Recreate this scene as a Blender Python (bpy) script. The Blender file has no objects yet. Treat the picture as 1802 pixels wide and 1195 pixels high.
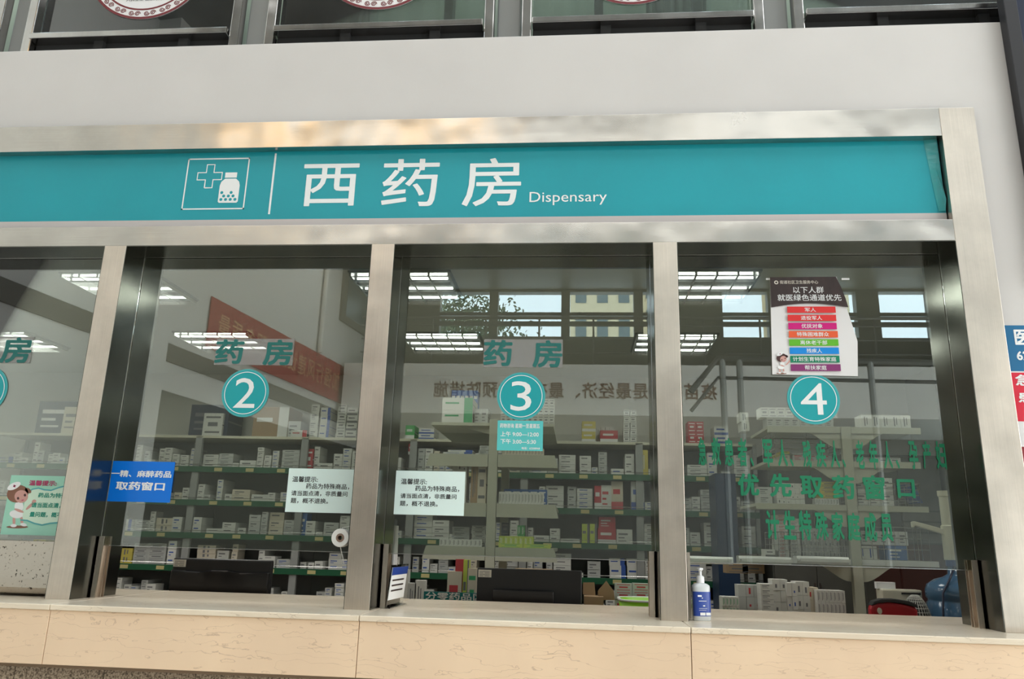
import bpy, bmesh, math, random
from mathutils import Matrix, Vector
rnd = random.Random(7)
S = bpy.context.scene
COL = S.collection
PI = math.pi

# ------------------------------------------------------------------ camera
CAM = Vector((-0.308, -3.0599, 1.3664)); YAW, PITCH, ROLL, FPX = 0.0892, 0.2563, -0.027, 1358.9
ROT = Matrix.Rotation(YAW, 3, 'Z') @ Matrix.Rotation(PITCH, 3, 'X') @ Matrix.Rotation(ROLL, 3, 'Y')
cd = bpy.data.cameras.new('camera'); cam = bpy.data.objects.new('camera', cd); COL.objects.link(cam)
cd.sensor_fit = 'HORIZONTAL'; cd.sensor_width = 36; cd.lens = 36 * FPX / 1802; cd.clip_start = .05; cd.clip_end = 400
cam.matrix_world = Matrix.Translation(CAM) @ (ROT @ Matrix.Rotation(PI / 2, 3, 'X')).to_4x4()
S.camera = cam

# ------------------------------------------------------------------ world, lights, exposure
w = bpy.data.worlds.new('sky'); S.world = w; w.use_nodes = True
wn = w.node_tree
bgn = wn.nodes['Background']; bgn.inputs[0].default_value = (.72, .9, 1.0, 1); bgn.inputs[1].default_value = 5.2
S.view_settings.view_transform = 'Standard'; S.view_settings.look = 'None'
S.view_settings.exposure = 0.0; S.view_settings.gamma = 1; S.view_settings.use_curve_mapping = False
S.cycles.max_bounces = 8; S.cycles.transparent_max_bounces = 16; S.cycles.glossy_bounces = 5; S.cycles.diffuse_bounces = 4
S.cycles.sample_clamp_indirect = 4; S.cycles.caustics_reflective = False; S.cycles.caustics_refractive = False

def area(name, loc, rot, sx, sy, power, col=(1, 1, 1)):
    l = bpy.data.lights.new(name, 'AREA'); l.shape = 'RECTANGLE'; l.size = sx; l.size_y = sy; l.energy = power; l.color = col
    o = bpy.data.objects.new(name, l); COL.objects.link(o); o.location = loc; o.rotation_euler = rot
    return o
# roof lights of the unseen hall; far and near are added fill
area('roof_fill_far', (1.4, -11.0, 8.35), (0, 0, 0), 13, 2.2, 380, (1, .98, .95))
area('skylight_middle', (2.55, -8.3, 8.35), (0, 0, 0), 1.6, 2.4, 16, (.92, .97, 1))
area('roof_fill_near', (1.4, -2.7, 8.35), (0, 0, 0), 13, 3.8, 235, (1, .99, .97))
# unseen area light added at the right to brighten the facade
area('side_fill_light', (9.2, -5.0, 2.5), (0, math.radians(-90), PI), 4.4, 8.0, 560, (1, .97, .93))

# ------------------------------------------------------------------ helpers
def tag(o, label=None, cat=None, group=None, kind=None):
    if label: o['label'] = label
    if cat: o['category'] = cat
    if group: o['group'] = group
    if kind: o['kind'] = kind
    return o

def empty(name, loc=(0, 0, 0), rz=0.0):
    o = bpy.data.objects.new(name, None); COL.objects.link(o); o.location = loc; o.rotation_euler = (0, 0, rz)
    o.empty_display_size = .05
    return o

def copy_tree(o, parent=None):
    c = o.copy(); COL.objects.link(c); c.parent = parent
    for ch in list(o.children): copy_tree(ch, c)
    return c

def at(u, v, Y):
    """the point of the plane y = Y seen at photograph pixel (u, v)"""
    d = ROT @ Vector(((u - 901) / FPX, 1, -(v - 597.5) / FPX))
    t = (Y - CAM.y) / d.y
    return CAM + d * t

class MB:
    def __init__(s): s.v = []; s.f = []; s.m = []
    def poly(s, pts, mi=0):
        n = len(s.v); s.v += [tuple(p) for p in pts]; s.f.append(tuple(range(n, n + len(pts)))); s.m.append(mi); return s
    def box(s, x0, x1, y0, y1, z0, z1, mi=0):
        n = len(s.v)
        s.v += [(x0,y0,z0),(x1,y0,z0),(x1,y1,z0),(x0,y1,z0),(x0,y0,z1),(x1,y0,z1),(x1,y1,z1),(x0,y1,z1)]
        for q in ((0,3,2,1),(4,5,6,7),(0,1,5,4),(1,2,6,5),(2,3,7,6),(3,0,4,7)):
            s.f.append(tuple(n + k for k in q)); s.m.append(mi)
        return s
    def prism(s, pts, axis, a, b, mi=0):
        """extrude a 2D outline: axis 'y' (x,z outline), 'x' (y,z outline), 'z' (x,y outline)"""
        def P(p, t): return {'y': (p[0], t, p[1]), 'x': (t, p[0], p[1]), 'z': (p[0], p[1], t)}[axis]
        n = len(s.v); k = len(pts)
        s.v += [P(p, a) for p in pts] + [P(p, b) for p in pts]
        s.f.append(tuple(range(n + k - 1, n - 1, -1))); s.m.append(mi)
        s.f.append(tuple(range(n + k, n + 2 * k))); s.m.append(mi)
        for i in range(k):
            j = (i + 1) % k; s.f.append((n + i, n + j, n + k + j, n + k + i)); s.m.append(mi)
        return s
    def tube(s, pts, r, seg=8, mi=0, caps=True):
        pts = [Vector(p) for p in pts]; n = len(s.v); prev = None
        rs = r if isinstance(r, (list, tuple)) else [r] * len(pts)
        for i, p in enumerate(pts):
            d = (pts[min(i + 1, len(pts) - 1)] - pts[max(i - 1, 0)]).normalized()
            a = d.cross(Vector((0, 0, 1)) if abs(d.z) < .9 else Vector((1, 0, 0))).normalized() if prev is None else (prev - d * prev.dot(d)).normalized()
            prev = a; b = d.cross(a)
            for k in range(seg):
                t = 2 * PI * k / seg; s.v.append(tuple(p + (a * math.cos(t) + b * math.sin(t)) * rs[i]))
        for i in range(len(pts) - 1):
            for k in range(seg):
                j = (k + 1) % seg
                s.f.append((n + i*seg + k, n + i*seg + j, n + (i+1)*seg + j, n + (i+1)*seg + k)); s.m.append(mi)
        if caps:
            s.f.append(tuple(n + k for k in range(seg - 1, -1, -1))); s.m.append(mi)
            e = n + (len(pts) - 1) * seg; s.f.append(tuple(e + k for k in range(seg))); s.m.append(mi)
        return s
    def lathe(s, prof, c=(0, 0, 0), seg=24, sx=1, sy=1, mi=0, axis='z'):
        n = len(s.v)
        for r, h in prof:
            for k in range(seg):
                t = 2 * PI * k / seg
                p = (r * math.cos(t) * sx, r * math.sin(t) * sy, h)
                if axis == 'y': p = (p[0], h, p[1])
                if axis == 'x': p = (h, p[0], p[1])
                s.v.append((c[0] + p[0], c[1] + p[1], c[2] + p[2]))
        for i in range(len(prof) - 1):
            for k in range(seg):
                j = (k + 1) % seg
                q = (n + i*seg + k, n + i*seg + j, n + (i+1)*seg + j, n + (i+1)*seg + k)
                s.f.append(q if axis != 'y' else q[::-1]); s.m.append(mi)
        return s
    def build(s, name, mats, parent=None, loc=None, bevel=0, smooth=False):
        me = bpy.data.meshes.new(name); me.from_pydata(s.v, [], s.f); me.polygons.foreach_set('material_index', s.m)
        for m_ in (mats if isinstance(mats, (list, tuple)) else [mats]): me.materials.append(m_)
        if smooth: me.polygons.foreach_set('use_smooth', [True] * len(me.polygons))
        me.update(); me.validate()
        bm = bmesh.new(); bm.from_mesh(me); bmesh.ops.recalc_face_normals(bm, faces=bm.faces); bm.to_mesh(me); bm.free()
        o = bpy.data.objects.new(name, me); COL.objects.link(o)
        if parent is not None: o.parent = parent
        if loc: o.location = loc
        if bevel:
            b = o.modifiers.new('bevel', 'BEVEL'); b.width = bevel; b.segments = 2; b.limit_method = 'ANGLE'
        if smooth and not bevel:
            pass
        return o

def disc_pts(cx, cz, r, n=48, r2=None):
    r2 = r2 or r
    return [(cx + r * math.cos(2*PI*k/n), cz + r2 * math.sin(2*PI*k/n)) for k in range(n)]

def ring(mb, cx, cz, r0, r1, y, n=64, mi=0, a0=0, a1=2*PI):
    for k in range(n):
        t0 = a0 + (a1-a0)*k/n; t1 = a0 + (a1-a0)*(k+1)/n
        mb.poly([(cx+r0*math.cos(t0), y, cz+r0*math.sin(t0)), (cx+r1*math.cos(t0), y, cz+r1*math.sin(t0)),
                 (cx+r1*math.cos(t1), y, cz+r1*math.sin(t1)), (cx+r0*math.cos(t1), y, cz+r0*math.sin(t1))], mi)

def stroke(mb, pts, wd, y, mi=0):
    """a flat ribbon in the plane y"""
    n = len(pts); L = []; Rr = []
    for i, p in enumerate(pts):
        a = pts[max(i-1, 0)]; b = pts[min(i+1, n-1)]
        dx, dz = b[0]-a[0], b[1]-a[1]; l = math.hypot(dx, dz) or 1
        nx, nz = -dz/l*wd/2, dx/l*wd/2
        L.append((p[0]+nx, y, p[1]+nz)); Rr.append((p[0]-nx, y, p[1]-nz))
    for i in range(n-1): mb.poly([L[i], L[i+1], Rr[i+1], Rr[i]], mi)

# ------------------------------------------------------------------ materials
def mat(name, col, rough=.5, metal=0, var=0, vscale=6, spec=.5, bump=0, bscale=30, emit=0, trans=0, stretch=(1, 1, 1), col2=None, alpha=1):
    m = bpy.data.materials.new(name); m.use_nodes = True; nt = m.node_tree; b = nt.nodes['Principled BSDF']
    b.inputs['Base Color'].default_value = (*col, 1); b.inputs['Roughness'].default_value = rough
    b.inputs['Metallic'].default_value = metal; b.inputs['Specular IOR Level'].default_value = spec
    if emit: b.inputs['Emission Color'].default_value = (*col, 1); b.inputs['Emission Strength'].default_value = emit
    if trans: b.inputs['Transmission Weight'].default_value = trans
    if alpha < 1: b.inputs['Alpha'].default_value = alpha
    if var or bump or col2:
        tc = nt.nodes.new('ShaderNodeTexCoord'); mp = nt.nodes.new('ShaderNodeMapping'); mp.inputs['Scale'].default_value = stretch
        nt.links.new(tc.outputs['Object'], mp.inputs[0])
        if var or col2:
            n = nt.nodes.new('ShaderNodeTexNoise'); n.inputs['Scale'].default_value = vscale; n.inputs['Detail'].default_value = 6
            nt.links.new(mp.outputs[0], n.inputs[0])
            r = nt.nodes.new('ShaderNodeValToRGB'); r.color_ramp.elements[0].position = .32; r.color_ramp.elements[1].position = .68
            c2 = col2 or tuple(max(0, c * (1 - var)) for c in col)
            r.color_ramp.elements[0].color = (*c2, 1); r.color_ramp.elements[1].color = (*col, 1)
            nt.links.new(n.outputs[0], r.inputs[0]); nt.links.new(r.outputs[0], b.inputs['Base Color'])
        if bump:
            n2 = nt.nodes.new('ShaderNodeTexNoise'); n2.inputs['Scale'].default_value = bscale; n2.inputs['Detail'].default_value = 4
            nt.links.new(mp.outputs[0], n2.inputs[0])
            bp = nt.nodes.new('ShaderNodeBump'); bp.inputs['Strength'].default_value = bump; bp.inputs['Distance'].default_value = .01
            nt.links.new(n2.outputs[0], bp.inputs['Height']); nt.links.new(bp.outputs[0], b.inputs['Normal'])
    return m

def steel_mat(name, col, rough, vertical, buckle=.35):
    m = bpy.data.materials.new(name); m.use_nodes = True; nt = m.node_tree; N = nt.nodes.new; Lk = nt.links.new
    b = nt.nodes['Principled BSDF']; b.inputs['Metallic'].default_value = 1
    tc = N('ShaderNodeTexCoord')
    # brushing
    mp = N('ShaderNodeMapping'); mp.inputs['Scale'].default_value = (300, 300, 2) if vertical else (2, 300, 300)
    Lk(tc.outputs['Object'], mp.inputs[0])
    br = N('ShaderNodeTexNoise'); br.inputs['Scale'].default_value = 1.5; br.inputs['Detail'].default_value = 3; Lk(mp.outputs[0], br.inputs[0])
    # smudges
    sm = N('ShaderNodeTexNoise'); sm.inputs['Scale'].default_value = 4; sm.inputs['Detail'].default_value = 8; sm.inputs['Roughness'].default_value = .65; Lk(tc.outputs['Object'], sm.inputs[0])
    r = N('ShaderNodeValToRGB'); r.color_ramp.elements[0].position = .3; r.color_ramp.elements[1].position = .62
    r.color_ramp.elements[0].color = (*[c * .82 for c in col], 1); r.color_ramp.elements[1].color = (*col, 1); Lk(sm.outputs[0], r.inputs[0])
    mx = N('ShaderNodeMix'); mx.data_type = 'RGBA'; mx.blend_type = 'MULTIPLY'; mx.inputs[0].default_value = .25
    Lk(r.outputs[0], mx.inputs[6]); Lk(br.outputs[0], mx.inputs[7]); Lk(mx.outputs[2], b.inputs['Base Color'])
    mr = N('ShaderNodeMapRange'); mr.inputs[3].default_value = rough - .05; mr.inputs[4].default_value = rough + .1; Lk(sm.outputs[0], mr.inputs[0]); Lk(mr.outputs[0], b.inputs['Roughness'])
    # slow buckling of the thin sheet + fine brushing
    bk = N('ShaderNodeTexNoise'); bk.inputs['Scale'].default_value = 2.4; bk.inputs['Detail'].default_value = 2; Lk(tc.outputs['Object'], bk.inputs[0])
    b1 = N('ShaderNodeBump'); b1.inputs['Strength'].default_value = buckle; b1.inputs['Distance'].default_value = .05; Lk(bk.outputs[0], b1.inputs['Height'])
    b2 = N('ShaderNodeBump'); b2.inputs['Strength'].default_value = .02; b2.inputs['Distance'].default_value = .001; Lk(br.outputs[0], b2.inputs['Height']); Lk(b1.outputs[0], b2.inputs['Normal'])
    Lk(b2.outputs[0], b.inputs['Normal'])
    return m

def glass_mat(name, tint, refl):
    m = bpy.data.materials.new(name); m.use_nodes = True; nt = m.node_tree; N = nt.nodes.new; Lk = nt.links.new
    nt.nodes.remove(nt.nodes['Principled BSDF']); out = nt.nodes['Material Output']
    t = N('ShaderNodeBsdfTransparent'); t.inputs[0].default_value = (*tint, 1)
    g = N('ShaderNodeBsdfGlossy'); g.inputs['Roughness'].default_value = 0.0; g.inputs[0].default_value = (1, 1, 1, 1)
    f = N('ShaderNodeFresnel'); f.inputs[0].default_value = 1.5
    mu = N('ShaderNodeMath'); mu.operation = 'MULTIPLY'; mu.inputs[1].default_value = refl; mu.use_clamp = True
    mi = N('ShaderNodeMixShader'); Lk(f.outputs[0], mu.inputs[0]); Lk(mu.outputs[0], mi.inputs[0]); Lk(t.outputs[0], mi.inputs[1]); Lk(g.outputs[0], mi.inputs[2])
    Lk(mi.outputs[0], out.inputs[0])
    return m

def marble_mat(name, base, dark, vein, rough):
    m = bpy.data.materials.new(name); m.use_nodes = True; nt = m.node_tree; N = nt.nodes.new; Lk = nt.links.new
    b = nt.nodes['Principled BSDF']; b.inputs['Roughness'].default_value = rough
    tc = N('ShaderNodeTexCoord')
    n = N('ShaderNodeTexNoise'); n.inputs['Scale'].default_value = 3; n.inputs['Detail'].default_value = 8; Lk(tc.outputs['Object'], n.inputs[0])
    r = N('ShaderNodeValToRGB'); r.color_ramp.elements[0].position = .3; r.color_ramp.elements[1].position = .7
    r.color_ramp.elements[0].color = (*dark, 1); r.color_ramp.elements[1].color = (*base, 1); Lk(n.outputs[0], r.inputs[0])
    # thin wavering veins running along the slab
    mp = N('ShaderNodeMapping'); mp.inputs['Scale'].default_value = (1.1, 5, 10); Lk(tc.outputs['Object'], mp.inputs[0])
    dn = N('ShaderNodeTexNoise'); dn.inputs['Scale'].default_value = 9; dn.inputs['Detail'].default_value = 5; Lk(tc.outputs['Object'], dn.inputs[0])
    ad = N('ShaderNodeMix'); ad.data_type = 'RGBA'; ad.blend_type = 'ADD'; ad.inputs[0].default_value = .42; Lk(mp.outputs[0], ad.inputs[6]); Lk(dn.outputs['Color'], ad.inputs[7])
    vn = N('ShaderNodeTexNoise'); vn.inputs['Scale'].default_value = 1.6; vn.inputs['Detail'].default_value = 2.5; Lk(ad.outputs[2], vn.inputs[0])
    s1 = N('ShaderNodeMath'); s1.operation = 'SUBTRACT'; s1.inputs[1].default_value = .5; Lk(vn.outputs[0], s1.inputs[0])
    ml = N('ShaderNodeMath'); ml.operation = 'MULTIPLY'; ml.inputs[1].default_value = 8; Lk(s1.outputs[0], ml.inputs[0])
    fr = N('ShaderNodeMath'); fr.operation = 'PINGPONG'; fr.inputs[1].default_value = .5; Lk(ml.outputs[0], fr.inputs[0])
    vr = N('ShaderNodeValToRGB'); vr.color_ramp.elements[0].position = 0; vr.color_ramp.elements[0].color = (1, 1, 1, 1)
    vr.color_ramp.elements[1].position = .04; vr.color_ramp.elements[1].color = (0, 0, 0, 1); Lk(fr.outputs[0], vr.inputs[0])
    br = N('ShaderNodeTexNoise'); br.inputs['Scale'].default_value = 1.6; Lk(tc.outputs['Object'], br.inputs[0])
    m2 = N('ShaderNodeMath'); m2.operation = 'MULTIPLY'; Lk(vr.outputs[0], m2.inputs[0]); Lk(br.outputs[0], m2.inputs[1])
    mx = N('ShaderNodeMix'); mx.data_type = 'RGBA'; Lk(m2.outputs[0], mx.inputs[0]); Lk(r.outputs[0], mx.inputs[6]); mx.inputs[7].default_value = (*vein, 1)
    Lk(mx.outputs[2], b.inputs['Base Color'])
    return m

def speckle_mat(name, cols, scale, rough=.6, metal=0, lo=.35, hi=.6, smooth=False):
    m = bpy.data.materials.new(name); m.use_nodes = True; nt = m.node_tree; N = nt.nodes.new; Lk = nt.links.new
    b = nt.nodes['Principled BSDF']; b.inputs['Roughness'].default_value = rough; b.inputs['Metallic'].default_value = metal
    tc = N('ShaderNodeTexCoord'); n = N('ShaderNodeTexNoise'); n.inputs['Scale'].default_value = scale; n.inputs['Detail'].default_value = 3; Lk(tc.outputs['Object'], n.inputs[0])
    r = N('ShaderNodeValToRGB'); e = r.color_ramp.elements; e[0].position = lo; e[1].position = hi
    e[0].color = (*cols[0], 1); e[1].color = (*cols[-1], 1)
    if len(cols) == 3: k = e.new((lo + hi) / 2); k.color = (*cols[1], 1)
    Lk(n.outputs[0], r.inputs[0]); Lk(r.outputs[0], b.inputs['Base Color'])
    return m

M = {}
M['wall'] = mat('white_wall_paint', (.64, .618, .605), .6, var=.055, vscale=2.2, bump=.05, bscale=12)
M['steel_h'] = steel_mat('brushed_steel_horizontal', (.68, .64, .59), .22, False, .34)
M['steel_v'] = steel_mat('brushed_steel_vertical', (.87, .775, .675), .30, True, .2)
M['steel_shade'] = steel_mat('brushed_steel_shade', (.20, .20, .18), .16, True, .04)  # same steel as the posts, dark reflections put into the colour
M['chrome'] = steel_mat('polished_steel_tube', (.66, .64, .62), .1, True, .25)
M['glass'] = glass_mat('window_glass', (.80, .84, .80), 2.8)
M['glass_up'] = glass_mat('gallery_glass', (.7, .78, .74), 3.2)
M['acrylic'] = glass_mat('clear_acrylic', (.9, .92, .93), 1.6)
M['marble'] = marble_mat('beige_marble_front', (.95, .72, .505), (.84, .63, .445), (.50, .33, .21), .35)
M['marble_top'] = marble_mat('beige_marble_top', (.90, .79, .63), (.78, .66, .52), (.5, .4, .3), .22)
M['marble_edge'] = mat('marble_edge', (.82, .72, .58), .4, var=.25, vscale=30)
M['granite'] = speckle_mat('speckled_granite', [(.10, .075, .05), (.32, .24, .17), (.52, .42, .31)], 170, .6)
M['spotted_steel'] = speckle_mat('spotted_steel', [(.06, .05, .04), (.55, .50, .44)], 95, .25, 1, .29, .37)
M['dark'] = mat('dark_gap', (.02, .02, .02), .8)
M['joint'] = mat('joint_grout', (.25, .18, .12), .9)
M['teal'] = mat('teal_vinyl', (.004, .33, .40), .4, var=.07, vscale=3)
M['teal_light'] = mat('teal_vinyl_fold', (.035, .36, .38), .2, var=.15, vscale=9, bump=.5, bscale=9)
M['badge'] = mat('badge_teal', (.01, .36, .40), .35)
M['badge_rim'] = mat('badge_rim_teal', (.06, .40, .42), .4)
M['strip'] = mat('sign_strip_grey', (.56, .52, .51), .5)
M['white'] = mat('print_white', (.84, .86, .87), .5)
M['frost'] = mat('frosted_sticker', (.42, .42, .42), .6, alpha=.40)
M['stick_teal'] = mat('sticker_teal_letters', (.018, .17, .155), .6, alpha=.93)
M['blue'] = mat('blue_placard', (.0, .17, .72), .3)
M['paper'] = mat('printed_paper', (.74, .90, .88), .6, var=.03)
M['ink'] = mat('ink_black', (.02, .02, .025), .6)
M['ink_brown'] = mat('ink_brown', (.075, .045, .035), .6)
M['green_vinyl'] = mat('green_vinyl_letters', (.0, .185, .085), .5)
M['sky_card'] = mat('light_teal_card', (.10, .55, .56), .4)
M['mint'] = mat('mint_poster', (.40, .78, .62), .5, var=.12, vscale=3)
M['mint_pale'] = mat('mint_poster_pale', (.66, .85, .70), .5)
M['wave'] = mat('wave_teal', (.10, .42, .44), .5)
M['green_ink'] = mat('green_ink', (.02, .33, .24), .5)
M['pink_ink'] = mat('pink_ink', (.50, .05, .16), .5)
M['maroon'] = mat('maroon_ink', (.16, .012, .018), .5)
M['brown_print'] = mat('poster_brown_print', (.055, .03, .028), .35, var=.5, vscale=7, stretch=(3, 1, .6))
M['poster_white'] = mat('poster_white', (.80, .79, .80), .3, bump=.3, bscale=5)
for k, c in dict(p_red=(.75, .03, .03), p_mag=(.62, .0, .20), p_org=(.80, .11, .03), p_grn=(.12, .47, .02), p_blu=(.0, .25, .75), p_dgr=(.0, .22, .11), p_pur=(.24, .03, .16)).items():
    M[k] = mat('poster_bar_' + k[2:], c, .35)
M['skin'] = mat('print_skin', (.62, .34, .30), .5); M['hair'] = mat('print_hair', (.24, .11, .07), .5)
M['hair_dk'] = mat('print_dark_hair', (.06, .02, .02), .5)
M['navy'] = mat('navy_panel', (.012, .018, .045), .3)
M['charcoal'] = mat('charcoal_metal', (.016, .015, .018), .5)
M['sign_blue'] = mat('notice_blue', (.0, .13, .30), .4); M['sign_red'] = mat('notice_red', (.68, .01, .04), .35)
M['dark_red'] = mat('notice_dark_red', (.26, .015, .02), .4); M['gold'] = mat('gold_print', (.7, .42, .12), .4)
M['black_plastic'] = mat('black_plastic', (.012, .012, .014), .35); M['black_gloss'] = mat('black_plastic_gloss', (.01, .01, .012), .18)
M['tagpaper'] = mat('label_paper', (.75, .70, .62), .6)
M['beige_metal'] = mat('beige_shelf_metal', (.46, .46, .37), .45)
M['lip_metal'] = mat('pressed_bright_metal', (.72, .72, .72), .22, 1)
M['green_rail'] = mat('green_price_rail', (.012, .10, .045), .4)
M['yellow_tag'] = mat('yellow_price_tag', (.55, .48, .22), .6)
M['grey_metal'] = mat('grey_shelf_metal', (.30, .31, .30), .45)
M['wire'] = mat('chrome_wire', (.5, .5, .48), .25, 1)
M['ceiling'] = mat('ceiling_paint', (.62, .62, .58), .8)
M['inwall'] = mat('pharmacy_wall_paint', (.66, .65, .60), .7, var=.03)
M['wood'] = mat('desk_wood', (.30, .20, .13), .5, var=.3, vscale=4, stretch=(1, 8, 8))
M['floor'] = mat('polished_floor_tile', (.55, .49, .42), .25, var=.12, vscale=2)
M['hallwall'] = mat('hall_wall_paint', (.74, .73, .69), .7, var=.03)
M['dado'] = mat('hall_dado_paint', (.20, .19, .16), .6)
M['banner_red'] = mat('red_banner_cloth', (.40, .045, .04), .6)
M['lettergold'] = mat('banner_letters', (.75, .42, .22), .6)
M['letterbrown'] = mat('slogan_letters', (.16, .07, .04), .6)
M['darkwall'] = mat('grey_hall_cladding', (.14, .14, .12), .5, var=.15)
M['lowerwall'] = mat('lower_hall_cladding', (.26, .25, .23), .5, var=.2)
M['roofgrey'] = mat('grey_roof_panels', (.33, .34, .33), .6, var=.4, vscale=.8)
M['bar_metal'] = mat('bar_metal', (.85, .85, .84), .35, .35)
M['reflection_blue'] = mat('reflection_blue', (.012, .035, .085), .45)
M['frame_dk'] = mat('dark_window_frame', (.07, .07, .065), .4)
M['tube'] = mat('fluorescent_tube', (1, .99, .95), .5, emit=7)
M['warm_glow'] = mat('warm_glow', (1, .64, .27), .5, emit=7)
M['louver'] = mat('louver_reflector', (.72, .73, .72), .25, 1)
M['curtain'] = mat('pale_curtain', (.40, .46, .38), .8, var=.25, vscale=3, stretch=(5, 1, .3))
M['leaf'] = mat('tree_leaves', (.10, .16, .07), .6, var=.4); M['bark'] = mat('tree_bark', (.15, .11, .08), .8, var=.3)
M['tower'] = mat('tower_plaster', (.66, .55, .36), .7, var=.06); M['tower_glass'] = mat('tower_windows', (.10, .14, .15), .2)
M['lime'] = mat('lime_plastic', (.28, .62, .02), .35); M['offwhite'] = mat('offwhite_plastic', (.75, .78, .74), .35)
M['sanit'] = mat('translucent_bottle', (.78, .83, .86), .25, trans=.25); M['whiteplastic'] = mat('white_plastic', (.85, .87, .9), .3)
M['label_blue'] = mat('blue_bottle_label', (.02, .06, .33), .35)
M['jug'] = mat('blue_water_jug', (.09, .20, .34), .12, trans=.35)
M['jugblue'] = mat('deep_blue_plastic', (.02, .06, .22), .3)
M['cream'] = mat('cream_plastic', (.62, .60, .48), .4)
M['redbag'] = mat('red_bag', (.42, .01, .02), .35); M['blackcloth'] = mat('black_cloth', (.02, .02, .02), .8)
M['mesh_white'] = mat('pale_net_cord', (.5, .5, .45), .7)
M['redwood'] = mat('dark_red_cabinet', (.06, .02, .016), .4)
M['teal_sign'] = mat('teal_desk_sign', (.0, .16, .16), .4)
M['carton'] = mat('brown_carton', (.38, .25, .14), .7, var=.08)
M['roll'] = mat('paper_roll', (.82, .82, .8), .6); M['core'] = mat('roll_core', (.25, .17, .13), .7)
# box colours
BOXC = dict(white=(.66, .66, .62), grey=(.50, .51, .49), cream=(.62, .56, .45), blue=(.06, .16, .42), red=(.48, .05, .06), green=(.08, .40, .12),
            lime=(.52, .62, .10), yellow=(.60, .50, .10), brown=(.36, .25, .15), dark=(.05, .06, .09))
for k, c in BOXC.items(): M['bx_' + k] = mat('carton_' + k, c, .5, var=.04)
M['pr_grey'] = mat('carton_print_grey', (.16, .16, .17), .6); M['pr_blue'] = mat('carton_print_blue', (.04, .10, .38), .6)
M['pr_red'] = mat('carton_print_red', (.5, .05, .06), .6); M['pr_green'] = mat('carton_print_green', (.05, .34, .14), .6)
M['pr_white'] = mat('carton_print_white', (.72, .72, .70), .6)

# ------------------------------------------------------------------ lettering
def text_mb(body, bold=0.0, spacing=1.0):
    c = bpy.data.curves.new('lettering', 'FONT'); c.body = body; c.size = 1; c.space_character = spacing
    c.resolution_u = 3
    o = bpy.data.objects.new('lettering', c); COL.objects.link(o)
    bpy.context.view_layer.update()
    dg = bpy.context.evaluated_depsgraph_get(); me = bpy.data.meshes.new_from_object(o.evaluated_get(dg))
    vs = [tuple(v.co[:2]) for v in me.vertices]; fs = [tuple(p.vertices) for p in me.polygons]
    bpy.data.objects.remove(o); bpy.data.curves.remove(c); bpy.data.meshes.remove(me)
    if bold > 0:        # heavier strokes: the same outlines laid over each other a hair apart
        n = len(vs); V, F = [], []
        sh = [(math.cos(k * PI / 3) * bold, math.sin(k * PI / 3) * bold) for k in range(6)]
        if bold > .022: sh += [(math.cos(k * PI / 3 + .5) * bold * .5, math.sin(k * PI / 3 + .5) * bold * .5) for k in range(6)]
        for i, (dx, dy) in enumerate(sh):
            V += [(a + dx, b + dy, i) for a, b in vs]; F += [tuple(q + i * n for q in f) for f in fs]
        vs, fs = V, F
    return vs, fs

def lettering(parent, body, x0, x1, z0, z1, y, m, bold=0.0, spacing=1.0, name='lettering', th=.0006, shear=0.0, mirror=False):
    """letters filling the rectangle (x0..x1, z0..z1) of the plane y; they face -y, or +y when mirror"""
    vs, fs = text_mb(body, bold, spacing)
    a0 = min(v[0] for v in vs); a1 = max(v[0] for v in vs); b0 = min(v[1] for v in vs); b1 = max(v[1] for v in vs)
    mb = MB()
    for q_ in vs:
        vx, vy = q_[0], q_[1]; lay = (q_[2] if len(q_) > 2 else 0) * .00005 * (1 if mirror else -1)
        s = (vx - a0) / (a1 - a0); t = (vy - b0) / (b1 - b0)
        x = x1 - s * (x1 - x0) if mirror else x0 + s * (x1 - x0)
        mb.v.append((x + shear * (t - .5) * (z1 - z0), y + lay, z0 + t * (z1 - z0)))
    mb.f = [f[::-1] for f in fs] if mirror else list(fs); mb.m = [0] * len(fs)
    me = bpy.data.meshes.new(name); me.from_pydata(mb.v, [], mb.f); me.materials.append(m)
    o = bpy.data.objects.new(name, me); COL.objects.link(o)
    if parent is not None: o.parent = parent
    return o

def letter_px(parent, body, u0, v0, u1, v1, Y, m, **k):
    """same, the rectangle given by the top-left and bottom-right photograph pixels of the print on the plane y = Y"""
    a = at(u0, v0, Y); b = at(u1, v1, Y)
    return lettering(parent, body, a.x, b.x, b.z, a.z, Y, m, **k)

# ================================================================== SETTING
Z0 = 1.10                 # ledge top
XS = [(-3.613, -3.513), (-2.413, -2.313), (-1.20, -1.101), (0.0, .0985)]   # posts
XR0, XR1 = 1.2116, 1.3533
ZB, ZBT = 2.595, 2.687    # lower beam
ZS, ZT = 3.067, 3.197     # top beam
YG = .15                  # glass
DEP = .305                # reveal depth

def struct(name, mb, m, label=None, parent=None, bevel=0):
    o = mb.build(name, m, parent, bevel=bevel)
    if parent is None: o['kind'] = 'structure'
    if label: o['label'] = label
    return o

# facade wall around the steel frame: white panels above and beside it
mb = MB(); mb.prism([(-6.6, 0), (-3.6, 0), (-3.6, ZT - .05), (XR1 - .02, ZT - .05), (XR1 - .02, 0), (3.2, 0), (3.2, 3.632), (-6.6, 3.632)], 'y', .03, .26)
struct('wall_front', mb, M['wall'], 'white painted wall band above the steel framed dispensary windows', bevel=.003)

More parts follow.
